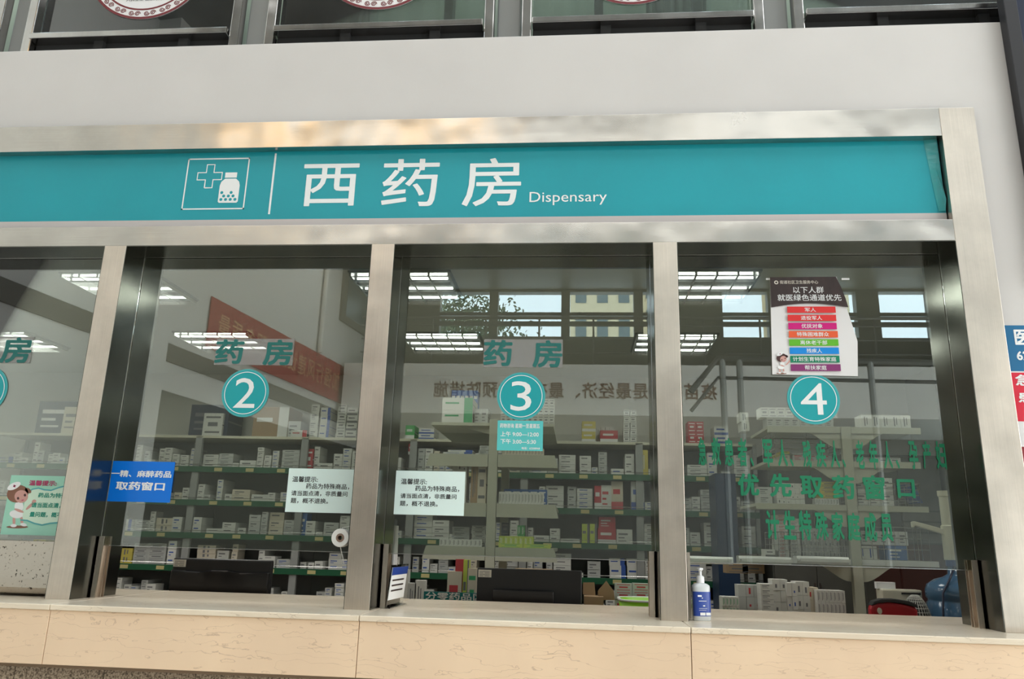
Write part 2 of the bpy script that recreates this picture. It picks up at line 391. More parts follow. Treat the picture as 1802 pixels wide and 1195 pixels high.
# marble: fascia and ledge slabs split at the joints that show
joints = [-5.2, -3.75, at(88, 1064, -.215).x, at(632, 1084, -.215).x, at(1216, 1106, -.215).x, 1.95, 3.2]
ledge = empty('counter_ledge'); ledge['kind'] = 'structure'
for a, b in zip(joints[:-1], joints[1:]):
    MB().box(a + .0012, b - .0012, -.215, .655, Z0 - .020, Z0).build('ledge_slab', M['marble_top'], ledge, bevel=.003)
    MB().box(a + .0012, b - .0012, -.206, -.186, .893, Z0 - .0205).build('front_slab', M['marble'], ledge, bevel=.0015)
MB().box(joints[0], joints[-1], -.186, .62, .88, Z0 - .0215).build('ledge_core', M['joint'], ledge)
base = empty('counter_base'); base['kind'] = 'structure'
x = -5.2; i = 0
while x < 3.2:
    MB().box(x + .001, x + .348, -.12, -.10, .0, .892).build('granite_tile', M['granite'], base, bevel=.001); x += .35
MB().box(-5.2, 3.2, -.10, .60, 0, .88).build('base_core', M['joint'], base)

# steel frame
fr = empty('trim_1'); fr['kind'] = 'structure'
fr['label'] = 'brushed stainless steel frame of posts and beams around the dispensary windows'
for (a, b) in XS:
    MB().box(a, b, 0, DEP, Z0, ZB).build('post', M['steel_v'], fr, bevel=.0012)
MB().box(XR0, XR1, 0, DEP, Z0, ZT).build('end_post', M['steel_v'], fr, bevel=.0012)
MB().box(-3.9, XR0 - .0008, 0, .06, ZS, ZT).build('top_beam', M['steel_h'], fr, bevel=.0012)
MB().box(-3.9, XR0 - .0008, 0, .028, ZB, ZBT).build('lower_beam', M['steel_h'], fr, bevel=.0012)
# steel lining of each opening, darkened in colour for shade, with the groove
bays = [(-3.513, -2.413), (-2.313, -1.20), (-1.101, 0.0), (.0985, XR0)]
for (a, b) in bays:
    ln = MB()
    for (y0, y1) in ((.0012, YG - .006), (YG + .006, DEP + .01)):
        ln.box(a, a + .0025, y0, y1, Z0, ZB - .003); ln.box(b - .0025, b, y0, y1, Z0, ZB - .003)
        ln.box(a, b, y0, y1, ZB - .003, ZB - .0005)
    ln.build('opening_lining', M['steel_shade'], fr)
    c = MB(); c.box(a, b, .028, DEP + .01, ZB, ZBT - .001); c.build('head_box', M['steel_shade'], fr)
    gr = MB()
    for xx in (a + .0022, b - .0034): gr.box(xx, xx + .0012, YG - .0075, YG - .006, Z0, ZB - .003)
    gr.box(a, b, YG - .0075, YG - .006, ZB - .0042, ZB - .003)
    gr.build('groove_edge', M['lip_metal'], fr)

# glass panes as windows 1-4 with the bottom guide channels
for n, (a, b) in enumerate(bays):
    wd = empty('window_%d' % (n + 1)); wd['kind'] = 'structure'
    zb = 1.309
    MB().box(a + .001, b - .001, YG - .001, YG + .001, zb, ZB - .001).build('glass_pane', M['glass'], wd)
    e = MB(); e.box(a + .003, b - .003, YG - .0022, YG + .0022, zb - .0022, zb); e.build('glass_edge', M['lip_metal'], wd)
    for s, xx in ((1, a), (-1, b)):
        if n == 0 and s == -1: continue
        ch = MB()
        for (y0, y1) in ((YG - .028, YG - .022), (YG + .008, YG + .014), (YG + .030, YG + .034)):
            x0, x1 = (xx + .0025, xx + .030) if s > 0 else (xx - .030, xx - .0025)
            ch.box(x0, x1, y0, y1, Z0, 1.345)
        x0, x1 = (xx + .0025, xx + .010) if s > 0 else (xx - .010, xx - .0025)
        ch.box(x0, x1, YG - .028, YG + .034, Z0, 1.345)
        ch.build('guide_channel', M['steel_v'], wd)
# the spotted steel shutter plate that closes the first opening
pr = [(.085, 1.318), (.075, 1.24), (.068, 1.17), (.068, 1.135), (.085, 1.112), (.12, Z0), (.135, Z0), (.10, 1.118), (.082, 1.14), (.082, 1.17), (.089, 1.24), (.099, 1.318)]
o = MB().prism(pr, 'x', -3.51, -2.4145).build('shutter_plate', M['spotted_steel'])
tag(o, 'spotted stainless steel plate closing the counter opening under the mint poster', 'plate')

# pharmacy room
PX0, PX1, PY1, PZ = -6.6, 2.6, 3.98, 2.86
struct('wall_back', MB().box(PX0, PX1, PY1, PY1 + .1, 0, PZ), M['inwall'])
struct('wall_left', MB().box(PX0 - .1, PX0, .26, PY1 + .1, 0, PZ), M['inwall'])
struct('wall_right', MB().box(PX1, PX1 + .1, .26, PY1 + .1, 0, PZ), M['inwall'])
struct('ceiling', MB().box(PX0 - .1, PX1 + .1, .27, PY1 + .1, PZ, PZ + .12), M['ceiling'])
struct('floor', MB().box(-14, 8, -20, 4.1, -.1, 0), M['floor'])

# ------------------------------------------------------------------ hall in front of the windows (seen mirrored in the glass and steel)
HZ = 8.6
def mir(p): return Vector((p[0], 2 * YG - p[1], p[2]))
# left wall, standing a little askew
Lr, Rr_ = mir((-6.042, 8.0, 0)), mir((-5.411, 13.0, 0))
dv = (Rr_ - Lr); dv.normalize()
A0 = Lr - dv * 8.2; A1 = Rr_ + dv * 2.6
nv = Vector((dv.y, -dv.x, 0)) * -1
nv = nv if nv.x > 0 else -nv
def askew(name, m, s0, s1, z0, z1, d0, d1, parent=None):
    mb = MB(); q = [Lr + dv * s0 + nv * d0, Lr + dv * s1 + nv * d0, Lr + dv * s1 + nv * d1, Lr + dv * s0 + nv * d1]
    mb.prism([(p.x, p.y) for p in q], 'z', z0, z1); return mb.build(name, m, parent)
hw = empty('wall_hall'); hw['kind'] = 'structure'
askew('wall_panel', M['hallwall'], -8.2, 9.6, 0, HZ, -.2, 0, hw)
askew('dado_band', M['dado'], -8.2, 9.6, 3.72, 3.98, 0, .02, hw)
askew('dark_glazing', M['darkwall'], -1.2, 9.6, 0, 3.3, 0, .02, hw)
askew('wall_pier', M['hallwall'], -2.2, -1.3, 0, HZ, 0, .35, hw)
bn = empty('red_banner'); tag(bn, 'red cloth banner on the hall wall, mirrored in the glass above the number two', 'banner')
askew('banner_cloth', M['banner_red'], 0, 5.04, 4.14, 4.95, .02, .035, bn)
# banner letters
vs, fs = text_mb('加强行风建设提升服务质量', 0, 1.15)
a0 = min(v[0] for v in vs); a1 = max(v[0] for v in vs); b0 = min(v[1] for v in vs); b1 = max(v[1] for v in vs)
mb = MB()
for vx, vy in vs:
    s = .25 + 4.55 * (1 - (vx - a0) / (a1 - a0)); p = Lr + dv * s + nv * .04; mb.v.append((p.x, p.y, 4.36 + .4 * (vy - b0) / (b1 - b0)))
mb.f = fs; mb.m = [0] * len(fs); mb.build('lettering', M['lettergold'], bn)
# upper inside window and pipe on that wall
wh = empty('window_5'); wh['kind'] = 'structure'
askew('window_frame', M['dado'], 4.6, 8.2, 5.9, 7.6, 0, .06, wh); askew('window_glass', M['tower_glass'], 4.8, 8.0, 6.05, 7.5, .06, .07, wh)
mb = MB(); p = Lr + dv * 3.7 + nv * .08; mb.tube([(p.x, p.y, 4.95), (p.x, p.y, HZ)], .05, 10)
tag(mb.build('wall_pipe', M['hallwall']), 'pale vertical pipe on the hall wall, mirrored above the red banner', 'pipe')

# far side: gallery slab with slogan, railing, window wall behind it
YV1, YV2 = 12.7, 15.6
yb = 2 * YG - YV1; yw = 2 * YG - YV2
far = empty('wall_opposite'); far['kind'] = 'structure'
MB().box(-5.3, 9.4, yb - 3.4, yb, 3.92, 4.98).build('gallery_slab', M['hallwall'], far)
MB().box(-5.3, 9.4, yb - 3.2, yb - 3.0, 0, 3.92).build('lower_wall', M['lowerwall'], far)
# window wall: panes given where they are seen in the mirror
ub = [(776, 862), (877, 988), (1003, 1115), (1131, 1195), (1270, 1350), (1400, 1505), (1545, 1632)]
xw = [(at(a, 514, YV2).x, at(b, 514, YV2).x) for a, b in ub]
zt = at(900, 514, YV2).z; zb_ = at(900, 592, YV2).z
mb = MB(); edges = [-5.0] + [v for p in xw for v in p] + [9]
for a, b in zip(edges[0::2], edges[1::2]): mb.box(a, b, yw - .25, yw, zb_, zt)
mb.box(-5.0, 9.4, yw - .25, yw, 4.0, zb_); mb.box(-5.0, 9.4, yw - .25, yw, zt, HZ + .3)
mb.build('window_wall', M['darkwall'], far)
for k, (a, b) in enumerate(xw):
    wk = empty('window_%d' % (6 + k)); wk['kind'] = 'structure'
    for v in (552, 568):
        z = at(900, v, YV2).z; MB().box(a, b, yw - .1, yw - .02, z - .045, z + .045).build('transom', M['frame_dk'], wk)
MB().box(-5.0, 9.4, yw - .3, yb + 1.2, zt + .06, HZ + .4).build('gallery_ceiling', M['darkwall'], far)
# slogan on the slab face
sl = empty('wall_slogan'); tag(sl, 'brown slogan characters on the white gallery front, mirrored beside the number three', 'slogan')
xa, xb = at(763, 690, YV1).x, at(1262, 700, YV1).x
lettering(sl, '疫苗接种是最经济、最有效的预防措施', xa, xb, 4.26, 4.60, yb + .012, M['letterbrown'], bold=.012, spacing=1.08, mirror=True)
# railing
rl = empty('gallery_railing'); tag(rl, 'dark metal railing along the upper gallery, mirrored in the glass', 'railing')
yr = yb - .1
for z, r in ((6.02, .035), (5.85, .02), (5.55, .018), (5.25, .018)): MB().tube([(-5.0, yr, z), (9.3, yr, z)], r, 8).build('handrail' if r > .03 else 'rail', M['frame_dk'], rl)
for k in range(12): MB().tube([(-4.6 + k * 1.15, yr, 4.98), (-4.6 + k * 1.15, yr, 6.02)], .022, 8).build('baluster', M['frame_dk'], rl)
# stair rails leaning upward at the right
sr = empty('stair_railing'); tag(sr, 'grey stair handrail rising behind the number four, mirrored in the glass', 'railing')
P0 = mir(at(1215, 690, 9)); P1 = mir(at(1262, 632, 9)); P2 = mir(at(1700, 640, 9))
MB().tube([P0, P1, P2], .05, 8).build('handrail', M['frame_dk'], sr)
MB().tube([P0 - Vector((0, 0, .3)), P1 - Vector((0, 0, .3)), P2 - Vector((0, 0, .3))], .03, 8).build('rail', M['frame_dk'], sr)
for k in (.02, .09, .62):
    q = P1.lerp(P2, k); MB().tube([q, (q.x, q.y, 0)], .05, 8).build('rail_post', M['grey_metal'], sr)
# right side, roof beams
wr = MB(); wr.box(9.4, 9.6, -16, .03, 0, HZ); struct('wall_side', wr, M['hallwall'])
rb = MB()
for y0, y1 in ((-.7, -.2), (-9.85, -4.65), (-12.6, -12.15)): rb.box(-9, 9.4, y0, y1, HZ - .12, HZ + .3)
struct('ceiling_hall', rb, M['roofgrey'])
st = MB(); st.box(-9, 9.4, -10.2, -.3, HZ + .3, HZ + .34); struct('roof_slab', st, M['whiteplastic'])  # opaque white slab above the added roof lights
struct('wall_hall_upper', MB().box(-9, 9.4, .9, 1.0, 5.3, HZ + .3), M['hallwall'])
# glowing boxes added in place of sunlit buildings, for the beam's golden patches
for u, wd in ((492, .95), (752, .8)):
    p = at(u, 232, 8.9); L_ = empty('added_glow', (p.x, -8.9, 0)); tag(L_, 'added warm rectangular lamp, mirrored as the %s golden patch on the steel beam' % ('left' if u < 600 else 'middle'), 'glow')
    MB().box(-wd / 2, wd / 2, -.2, .2, p.z - .35, p.z + .2).build('glow_box', M['warm_glow'], L_); MB().box(-.03, .03, -.03, .03, p.z + .2, HZ).build('hanger', M['frame_dk'], L_)
# sunlit tower and a tree outside those windows
for k, (a, b, d, h) in enumerate(((1003, 1118, 46, 34), (1130, 1260, 60, 40), (1395, 1500, 50, 36))):
    x0 = at(a, 600, d).x; x1 = at(b, 600, d).x; yy = .3 - d
    t = empty('apartment_tower'); tag(t, ('pale sunlit apartment tower mirrored at the right of window three', 'ochre apartment tower mirrored behind the steel post of window four', 'bright yellow tower mirrored beside the hanging poster')[k], 'building')
    MB().box(x0, x1, yy - 8, yy, 0, h).build('tower_wall', M['tower'], t)
    nx = max(3, int((x1 - x0) / 1.3))
    for fl in range(3, 12):
        for q in range(nx):
            xx = x0 + (q + .25) * (x1 - x0) / nx
            if fl * 2.4 + 2 < h: MB().box(xx, xx + .5 * (x1 - x0) / nx, yy, yy + .05, fl * 2.4, fl * 2.4 + 1.4).build('window_pane', M['tower_glass'], t)
tr = empty('leafy_tree'); tag(tr, 'leafy tree outside the gallery windows, mirrored at the left of window three', 'tree')
tc_ = mir(at(820, 585, 21)); mb = MB()
mb.tube([(tc_.x, tc_.y, 0), (tc_.x + .1, tc_.y, 5), (tc_.x - .1, tc_.y, 8)], [.25, .18, .08], 8); mb.build('trunk', M['bark'], tr)
mb = MB()
for k in range(4200):
    a = rnd.gauss(0, 1); b = rnd.gauss(0, .6); c = rnd.gauss(0, .8); s = .085
    n1 = Vector((rnd.uniform(-1, 1), rnd.uniform(-1, 1), rnd.uniform(-1, 1))).normalized() * s; n2 = n1.orthogonal().normalized() * s * .5
    p = Vector((tc_.x + a * .8 - max(0, c) * .3, tc_.y + b, tc_.z - .1 + c))
    mb.poly([p - n1, p + n2, p + n1, p - n2])
tag(mb.build('leaves', M['leaf'], tr), kind='stuff')

# ------------------------------------------------------------------ gallery windows above the white band
up = empty('trim_2'); up['kind'] = 'structure'
struct('floor_upper', MB().box(-6.6, 3.2, .262, .9, 3.56, 3.62), M['grey_metal'])
struct('wall_upper', MB().box(-6.6, 3.2, .9, .95, 3.5, 5.2), M['curtain'])
zr0, zr1 = 3.818, 3.85
pc = [-4.573, -3.27, -1.967, -.664, .639, 1.942]
for a, b in zip(pc[:-1], pc[1:]):
    r_ = MB(); r_.box(a + .122, b - .122, .180, .268, zr0, zr1); r_.build('bottom_rail', M['chrome'], up, bevel=.004); MB().box(a + .122, b - .122, .245, .258, 3.632, zr0).build('shade_infill', M['dark'], up)  # dark box stands in for the shade under the rail
    pn = empty('window_%d' % (13 + pc.index(a))); pn['kind'] = 'structure'
    MB().box(a + .12, b - .12, .262, .266, zr1, 5.0).build('glass_pane', M['glass_up'], pn)
    for q in (.33, .72):
        xx = a + (b - a) * q; MB().box(xx, xx + .045, .42, .50, 3.63, 5.1).build('mullion', M['frame_dk'], pn)
for c in pc:
    for s in (-1, 1):
        MB().box(c + s * .093 - .024, c + s * .093 + .024, .205, .262, 3.62, 5.1).build('gallery_post', M['chrome'], up, bevel=.005)
    MB().box(c - .06, c + .06, .27, .36, 3.62, 5.1).build('mullion_cover', M['grey_metal'], up, bevel=.01)
for a, b in zip(pc[:-1], pc[1:]):
    for q in (.35, .7): MB().box(a + (b-a)*q, a + (b-a)*q + .05, .22, .26, 3.632, 3.818).build('rail_bracket', M['dark'], up)
# pale curtains hanging behind the upper glass
for a, b, m in ((-3.15, -2.75, 'curtain'), (-2.68, -2.35, 'curtain'), (-1.85, -1.45, 'curtain'), (.05, .4, 'curtain')):
    mb = MB(); n = 24; P = [(a + (b-a)*k/n, .60 + .02*math.sin(k*1.9)) for k in range(n+1)]
    mb.prism(P + [(x, y + .004) for x, y in P[::-1]], 'z', 3.64, 5.05)
    tag(mb.build('curtain', M['curtain']), 'pale green curtain behind the upper gallery glass, ' + {-3.15: 'left of the leftmost emblem', -2.68: 'under the leftmost emblem', -1.85: 'left of the middle emblem', .05: 'right of the rightmost emblem'}[a], 'curtain', 'curtains behind the gallery glass')
# round emblems on the upper glass
def emblem(cx, cz, r, label):
    e = empty('round_emblem', (cx, .258, cz)); tag(e, label, 'sticker', 'round emblems on the gallery glass')
    MB().prism(disc_pts(0, 0, r, 72), 'y', 0, .003).build('disc', M['poster_white'], e)
    mb = MB(); ring(mb, 0, 0, r - .014, r, -.0008); ring(mb, 0, 0, r - .064, r - .054, -.0008)
    for s in (-1, 1):
        for q in (.50, .44): mb.poly([(s*(r*q)-.004, -.0008, -r*.62), (s*(r*q)+.004, -.0008, -r*.62), (s*(r*q)+.004, -.0008, r*.62), (s*(r*q)-.004, -.0008, r*.62)])
        x0 = s * r * .66
        for z in (-.6, -.35, -.1, .15, .4):
            pts = [(x0-.03, z*r), (x0+.03, z*r), (x0+.03, z*r+.05), (x0-.02, z*r+.05), (x0-.02, z*r+.02), (x0+.01, z*r+.02)]
            if math.hypot(x0, z*r) < r - .09: stroke(mb, pts, .006, -.0008)
    mb.build('maroon_border', M['maroon'], e)
    mb = MB(); rm = r - .0335
    for k in range(22):
        t = 2 * PI * k / 22
        for s in (-1, 1):
            c = Vector((rm * math.cos(t + s * .058), rm * math.sin(t + s * .058)))
            pts = []
            for j in range(19):
                a = j * .62; rr = .0155 * (1 - j / 22); ang = t + PI / 2 + s * a * 1.0
                pts.append((c.x + rr * math.cos(ang), c.y + rr * math.sin(ang)))
            stroke(mb, pts, .0045, -.001)
    mb.build('scroll_border', M['maroon'], e)
    lettering(e, '人民至上 健康为先', -.10, .10, -r*.66, -r*.66 + .022, -.001, M['ink'], bold=.01)
emblem(-2.605, 4.300, .330, 'round white emblem with maroon border on the upper glass, leftmost one')
emblem(-1.337, 4.313, .332, 'round white emblem with maroon border on the upper glass, middle one')
emblem(-.045, 4.292, .330, 'round white emblem with maroon border on the upper glass, rightmost one')

# ================================================================== DISPENSARY SIGN
YS = .040
sg = empty('dispensary_sign', (0, 0, 0)); tag(sg, 'long teal dispensary sign with white Chinese characters and a bottle icon', 'sign')
MB().box(-3.9, 1.208, YS, YS + .012, 2.733, 3.09).build('sign_panel', M['teal'], sg)
MB().box(-3.9, 1.208, YS - .001, YS + .010, ZBT, 2.7325).build('lower_strip', M['strip'], sg)
MB().box(-3.9, XR0, .056, .062, ZBT, ZT - .01).build('backing', M['dark'], sg)
# lifted end of the vinyl
a = [(1.150, YS - .001, 3.088), (1.1995, YS - .012, 3.088), (1.205, YS - .006, 2.86), (1.208, YS - .014, 2.79), (1.205, YS - .004, 2.74), (1.178, YS - .0015, 2.74), (1.172, YS - .0015, 2.80), (1.160, YS - .001, 2.95)]
mb = MB(); cpt = (1.185, YS - .006, 2.93)
for k in range(len(a)): mb.poly([cpt, a[k], a[(k+1) % len(a)]])
mb.build('lifted_vinyl_end', M['teal_light'], sg)
YL = YS - .0012
letter_px(sg, '西', 536, 289, 627, 362, YL, M['white'], bold=.008)
letter_px(sg, '药', 676, 280.5, 770, 362.5, YL, M['white'], bold=.008)
letter_px(sg, '房', 816, 279, 916, 362, YL, M['white'], bold=.008)
letter_px(sg, 'Dispensary', 932, 338, 1068, 360, YL, M['white'], bold=-.002)
mb = MB(); x = -1.6925; mb.poly([(x - .0045, YL, 2.757), (x + .0045, YL, 2.757), (x + .0045, YL, 3.058), (x - .0045, YL, 3.058)]); mb.build('divider_line', M['white'], sg)
ic = MB(); X0, X1, ZA, ZC = -2.106, -1.812, 2.783, 3.038; t_ = .006
for q in ((X0, X1, ZA, ZA + t_), (X0, X1, ZC - t_, ZC), (X0, X0 + t_, ZA, ZC), (X1 - t_, X1, ZA, ZC)): ic.poly([(q[0], YL, q[2]), (q[1], YL, q[2]), (q[1], YL, q[3]), (q[0], YL, q[3])])
c = (-1.993, 2.948); s, l = .018, .058
cr = [(-s,-l),(s,-l),(s,-s),(l,-s),(l,s),(s,s),(s,l),(-s,l),(-s,s),(-l,s),(-l,-s),(-s,-s)]
stroke(ic, [(c[0]+p[0], c[1]+p[1]) for p in cr + [cr[0]]], .006, YL)
bx, bz = -1.892, 2.815
ic.poly([(bx-.028, YL, bz+.124), (bx+.028, YL, bz+.124), (bx+.028, YL, bz+.150), (bx-.028, YL, bz+.150)])
body = [(bx-.047, bz+.006), (bx-.041, bz), (bx+.041, bz), (bx+.047, bz+.006), (bx+.047, bz+.085), (bx+.042, bz+.104), (bx+.026, bz+.119), (bx-.026, bz+.119), (bx-.042, bz+.104), (bx-.047, bz+.085)]
ic.poly([(p[0], YL, p[1]) for p in body]); ic.build('bottle_icon', M['white'], sg)
dt = MB()
for dx, dz in ((-.033,.016),(-.011,.016),(.011,.016),(.033,.016),(-.022,.033),(0,.033),(.022,.033),(-.033,.050),(.011,.050)):
    dt.poly([(bx+dx+.0072*math.cos(k*PI/6), YL-.0008, bz+dz+.0072*math.sin(k*PI/6)) for k in range(12)])
dt.build('icon_dots', M['teal'], sg)

# ================================================================== STICKERS AND NOTICES ON THE GLASS
YF = YG - .0035
def badge(num, u, v, ru, rv, label):
    c = at(u, v, YF); r = (at(u + ru, v, YF).x - at(u - ru, v, YF).x) / 2
    b = empty('number_badge', (c.x, YF, c.z)); tag(b, label, 'sticker')
    MB().prism(disc_pts(0, 0, r, 64), 'y', 0, .0015).build('disc', M['badge_rim'], b)
    MB().prism(disc_pts(0, 0, r * .93, 64), 'y', -.0004, 0).build('face', M['badge'], b)
    mb = MB(); ring(mb, 0, 0, r * .855, r * .885, -.0012); mb.build('ring_line', M['white'], b)
    h = r * (.62); w_ = {'2': .45, '3': .43, '4': .49, '1': .2}[num] * r
    lettering(b, num, -w_, w_, -h, h, -.0013, M['white'], bold=-.006, name='numeral')
badge('2', 431.5, 691.5, 41.5, 37, 'round teal sticker numbered two, between blue placard and paper notice')
badge('3', 917, 697, 42.5, 38, 'round teal sticker numbered three, just above the opening hours card')
badge('4', 1431.5, 702, 46.5, 39.5, 'round teal sticker numbered four, just below the priority poster')
badge('1', -29, 687, 41.5, 37, 'round teal sticker cut by the left edge, on the first window')

def fang(u0, v0, u1, v1, label, both=True):
    a = at(u0, v0, YF); b = at(u1, v1, YF)
    s = empty('pharmacy_sticker', (a.x, YF, b.z)); tag(s, label, 'sticker')
    W, H = b.x - a.x, a.z - b.z
    MB().box(0, W, 0, .0008, 0, H).build('film', M['frost'], s)
    lettering(s, '药', .0, W * .365, H * .04, H * .97, -.001, M['stick_teal'], bold=.03)
    lettering(s, '房', W * .62, W * .995, H * .0, H * .97, -.001, M['stick_teal'], bold=.03)
fang(382, 596, 514, 643, 'frosted pharmacy sticker overlapping the mirrored red banner, window two')
fang(852, 597, 990, 647, 'frosted pharmacy sticker above the badge and hours card, window three')
fang(-80, 592, 52, 639, 'frosted sticker cut by the picture edge on window one')

# blue narcotics notice
a = at(188, 811, YF); b = at(309, 885, YF)
o = empty('blue_notice', (0, 0, 0)); tag(o, 'bright blue placard with white text on window two beside the left post', 'notice')
MB().box(-2.3075, at(309, 811, YF).x, YF - .003, YF, b.z, a.z).build('placard', M['blue'], o)
letter_px(o, '一精、麻醉药品', 197, 827, 301, 841, YF - .0036, M['white'], bold=.03)
letter_px(o, '取药窗口', 205, 847, 289, 864, YF - .0036, M['white'], bold=.03)

# two white paper reminders
def reminder(u0, v0, u1, v1, lines, label):
    a = at(u0, v0, YF); b = at(u1, v1, YF)
    r = empty('paper_notice', (0, 0, 0)); tag(r, label, 'notice')
    MB().box(a.x, b.x, YF - .0008, YF, b.z, a.z).build('paper_sheet', M['paper'], r)
    for (t, x0, y0, x1, y1) in lines: letter_px(r, t, x0, y0, x1, y1, YF - .0014, M['ink'], bold=.012)
reminder(509, 824, 632, 904, [('温馨提示:', 515, 838, 559, 849), ('药品为特殊商品，', 539, 850.5, 614, 862), ('请当面点清，非质量问', 513, 863, 611, 874.5), ('题，概不退换。', 512, 876, 577, 887)], 'white paper notice at the right edge of window two')
reminder(697.5, 828, 816, 908, [('温馨提示:', 706, 842, 751, 853), ('药品为特殊商品，', 731, 854.5, 808, 866), ('请当面点清，非质量问', 705, 868, 803, 879), ('题，概不退换。', 704, 881, 770, 892)], 'white paper notice at the left edge of window three')

# opening hours card
a = at(876, 740, YF); b = at(955, 794, YF)
o = empty('hours_card'); tag(o, 'small light teal card with pharmacist hours under the number 3', 'card')
MB().box(a.x, b.x, YF - .001, YF, b.z, a.z).build('card_sheet', M['sky_card'], o)
for t, q in (('药物咨询 星期一至星期五', (880, 745, 950, 754)), ('上午 9:00—12:00', (881, 759, 948, 769)), ('下午 3:00—5:30', (881, 772, 943, 782)), ('电话：62208968', (918, 786.5, 950, 791.5))):
    letter_px(o, t, *q, YF - .0016, M['white'], bold=.02)

# green vinyl priority lines, one sticker line each
def vinyl(chars, label):
    o = empty('vinyl_lettering'); tag(o, label, 'lettering')
    for (ch, u0, v0, u1, v1) in chars: letter_px(o, ch, u0, v0, u1, v1, YF - .0005, M['green_vinyl'], bold=.035, name='character')
L1 = [('急', 1228, 770, 1244, 819), ('救', 1251, 770, 1269, 819), ('患', 1274, 771, 1292, 820), ('者', 1297, 771, 1316, 821), ('、', 1320, 805, 1327, 821), ('军', 1341, 773, 1361, 823), ('人', 1367, 773, 1387, 821), ('、', 1390, 807, 1397, 821),
      ('残', 1411, 775, 1429, 823), ('疾', 1434, 775, 1455, 823), ('人', 1459, 775, 1479, 824), ('、', 1482, 808, 1489, 823), ('老', 1504, 775, 1523, 825), ('年', 1527, 775, 1547, 826), ('人', 1552, 776, 1572, 825), ('、', 1576, 809, 1584, 825), ('孕', 1597, 776, 1618, 826), ('产', 1621, 776, 1641, 826), ('妇', 1644, 776, 1667, 826)]
vinyl(L1, 'top line of narrow green vinyl characters on window four')
vinyl([('优', 1297, 833, 1337, 873), ('先', 1353, 833, 1394, 875), ('取', 1407, 837, 1450, 877), ('药', 1463, 836, 1506, 879), ('窗', 1517, 836, 1560, 880), ('口', 1577, 843, 1612, 877)], 'middle line of large green vinyl characters on window four')
vinyl([('计', 1346, 897, 1373, 950), ('生', 1377, 898, 1402, 950), ('特', 1404, 898, 1430, 951), ('殊', 1433, 900, 1459, 951), ('家', 1462, 901, 1487, 952), ('庭', 1489, 902, 1516, 952), ('成', 1518, 902, 1545, 953), ('员', 1548, 904, 1573, 953)], 'bottom line of green vinyl characters on window four')

# priority poster on window four
YP = YF - .002
o = empty('priority_poster'); tag(o, 'glossy white poster with coloured bars and brown heading taped to window four', 'poster')
def px(u, v, y=YP): p = at(u, v, y); return (p.x, y, p.z)
mb = MB()
gx = 14; gy = 20
def pp(s, t):
    L = (1355 + 4 * t, 488 + 171 * t); rr = 1 if t > .55 else 0
    R = (1472 + 37 * min(1, t * 1.55) + 1.5 * max(0, t - .6), 487 + 175 * t)
    u = L[0] + (R[0] - L[0]) * s; v = L[1] + (R[1] - L[1]) * s
    y = YP - .002 * (1 + math.sin(t * 9 + s * 2)) - (.002 * max(0, s - .82) / .18 * max(0, 1 - t * 2))
    return at(u, v, y)
G = [[pp(i / gx, j / gy) for i in range(gx + 1)] for j in range(gy + 1)]
for j in range(gy):
    for i in range(gx): mb.poly([G[j+1][i], G[j+1][i+1], G[j][i+1], G[j][i]])
mb.build('poster_sheet', M['poster_white'], o)
YQ = YP - .0065
hd = MB(); arc = [(1357 + (1494 - 1357) * k / 16, 541 - 7 * math.sin(PI * k / 16) + 0 * k) for k in range(17)]
hp = [px(1355, 488, YQ), px(1471, 487, YQ)] + [px(u, v, YQ) for u, v in [(1480, 505), (1488, 525), (1493, 541)]] + [px(u, v, YQ) for u, v in arc[::-1]]
hd.poly(hp[::-1]); hd.build('poster_heading', M['brown_print'], o)
YQ -= .0006
letter_px(o, '街道社区卫生服务中心', 1372, 493.5, 1440, 499.5, YQ, M['tagpaper'], bold=.01)
mb = MB(); c = at(1366, 497, YQ); ring(mb, c.x, c.z, .0045, .0085, YQ, 24); mb.build('logo_ring', M['tagpaper'], o)
letter_px(o, '以下人群', 1395, 504.5, 1450, 516, YQ, M['white'], bold=.012)
letter_px(o, '就医绿色通道优先', 1368, 518, 1481, 529.5, YQ, M['white'], bold=.012)
bars = [('p_red', 1385, 539.5, 1470, 550.5, '军人', 1416, 1436), ('p_red', 1386, 554, 1471, 565, '退役军人', 1409, 1447), ('p_mag', 1387, 568, 1472, 579.5, '优抚对象', 1410, 1448), ('p_org', 1388, 582.5, 1474, 594, '特殊困难群众', 1402, 1459),
        ('p_grn', 1388.5, 597, 1475, 608.5, '离休老干部', 1408, 1456), ('p_blu', 1389.5, 611.5, 1476, 623, '残疾人', 1419, 1447), ('p_dgr', 1390.5, 626, 1477, 638, '计划生育特殊家庭', 1395, 1472), ('p_pur', 1391.5, 641, 1479, 653, '帮扶家庭', 1416, 1455)]
for (m, u0, v0, u1, v1, t, a, b) in bars:
    mb = MB(); mb.poly([px(u0 + .4, v1, YQ), px(u1 + 1, v1, YQ), px(u1, v0, YQ), px(u0, v0, YQ)]); mb.build('colour_bar', M[m], o)
    letter_px(o, t, a, v0 + 1.8, b, v1 - 1.8, YQ - .0005, M['white'], bold=.012)
# tape strips
for (u0, u1, v) in ((1348, 1361, 491), (1481, 1495, 491)):
    a = at(u0, v - 1.6, YF - .001); b = at(u1, v + 1.6, YF - .001); MB().box(a.x, b.x, YF - .0012, YF - .0004, b.z, a.z).build('tape_strip', M['white'], o)

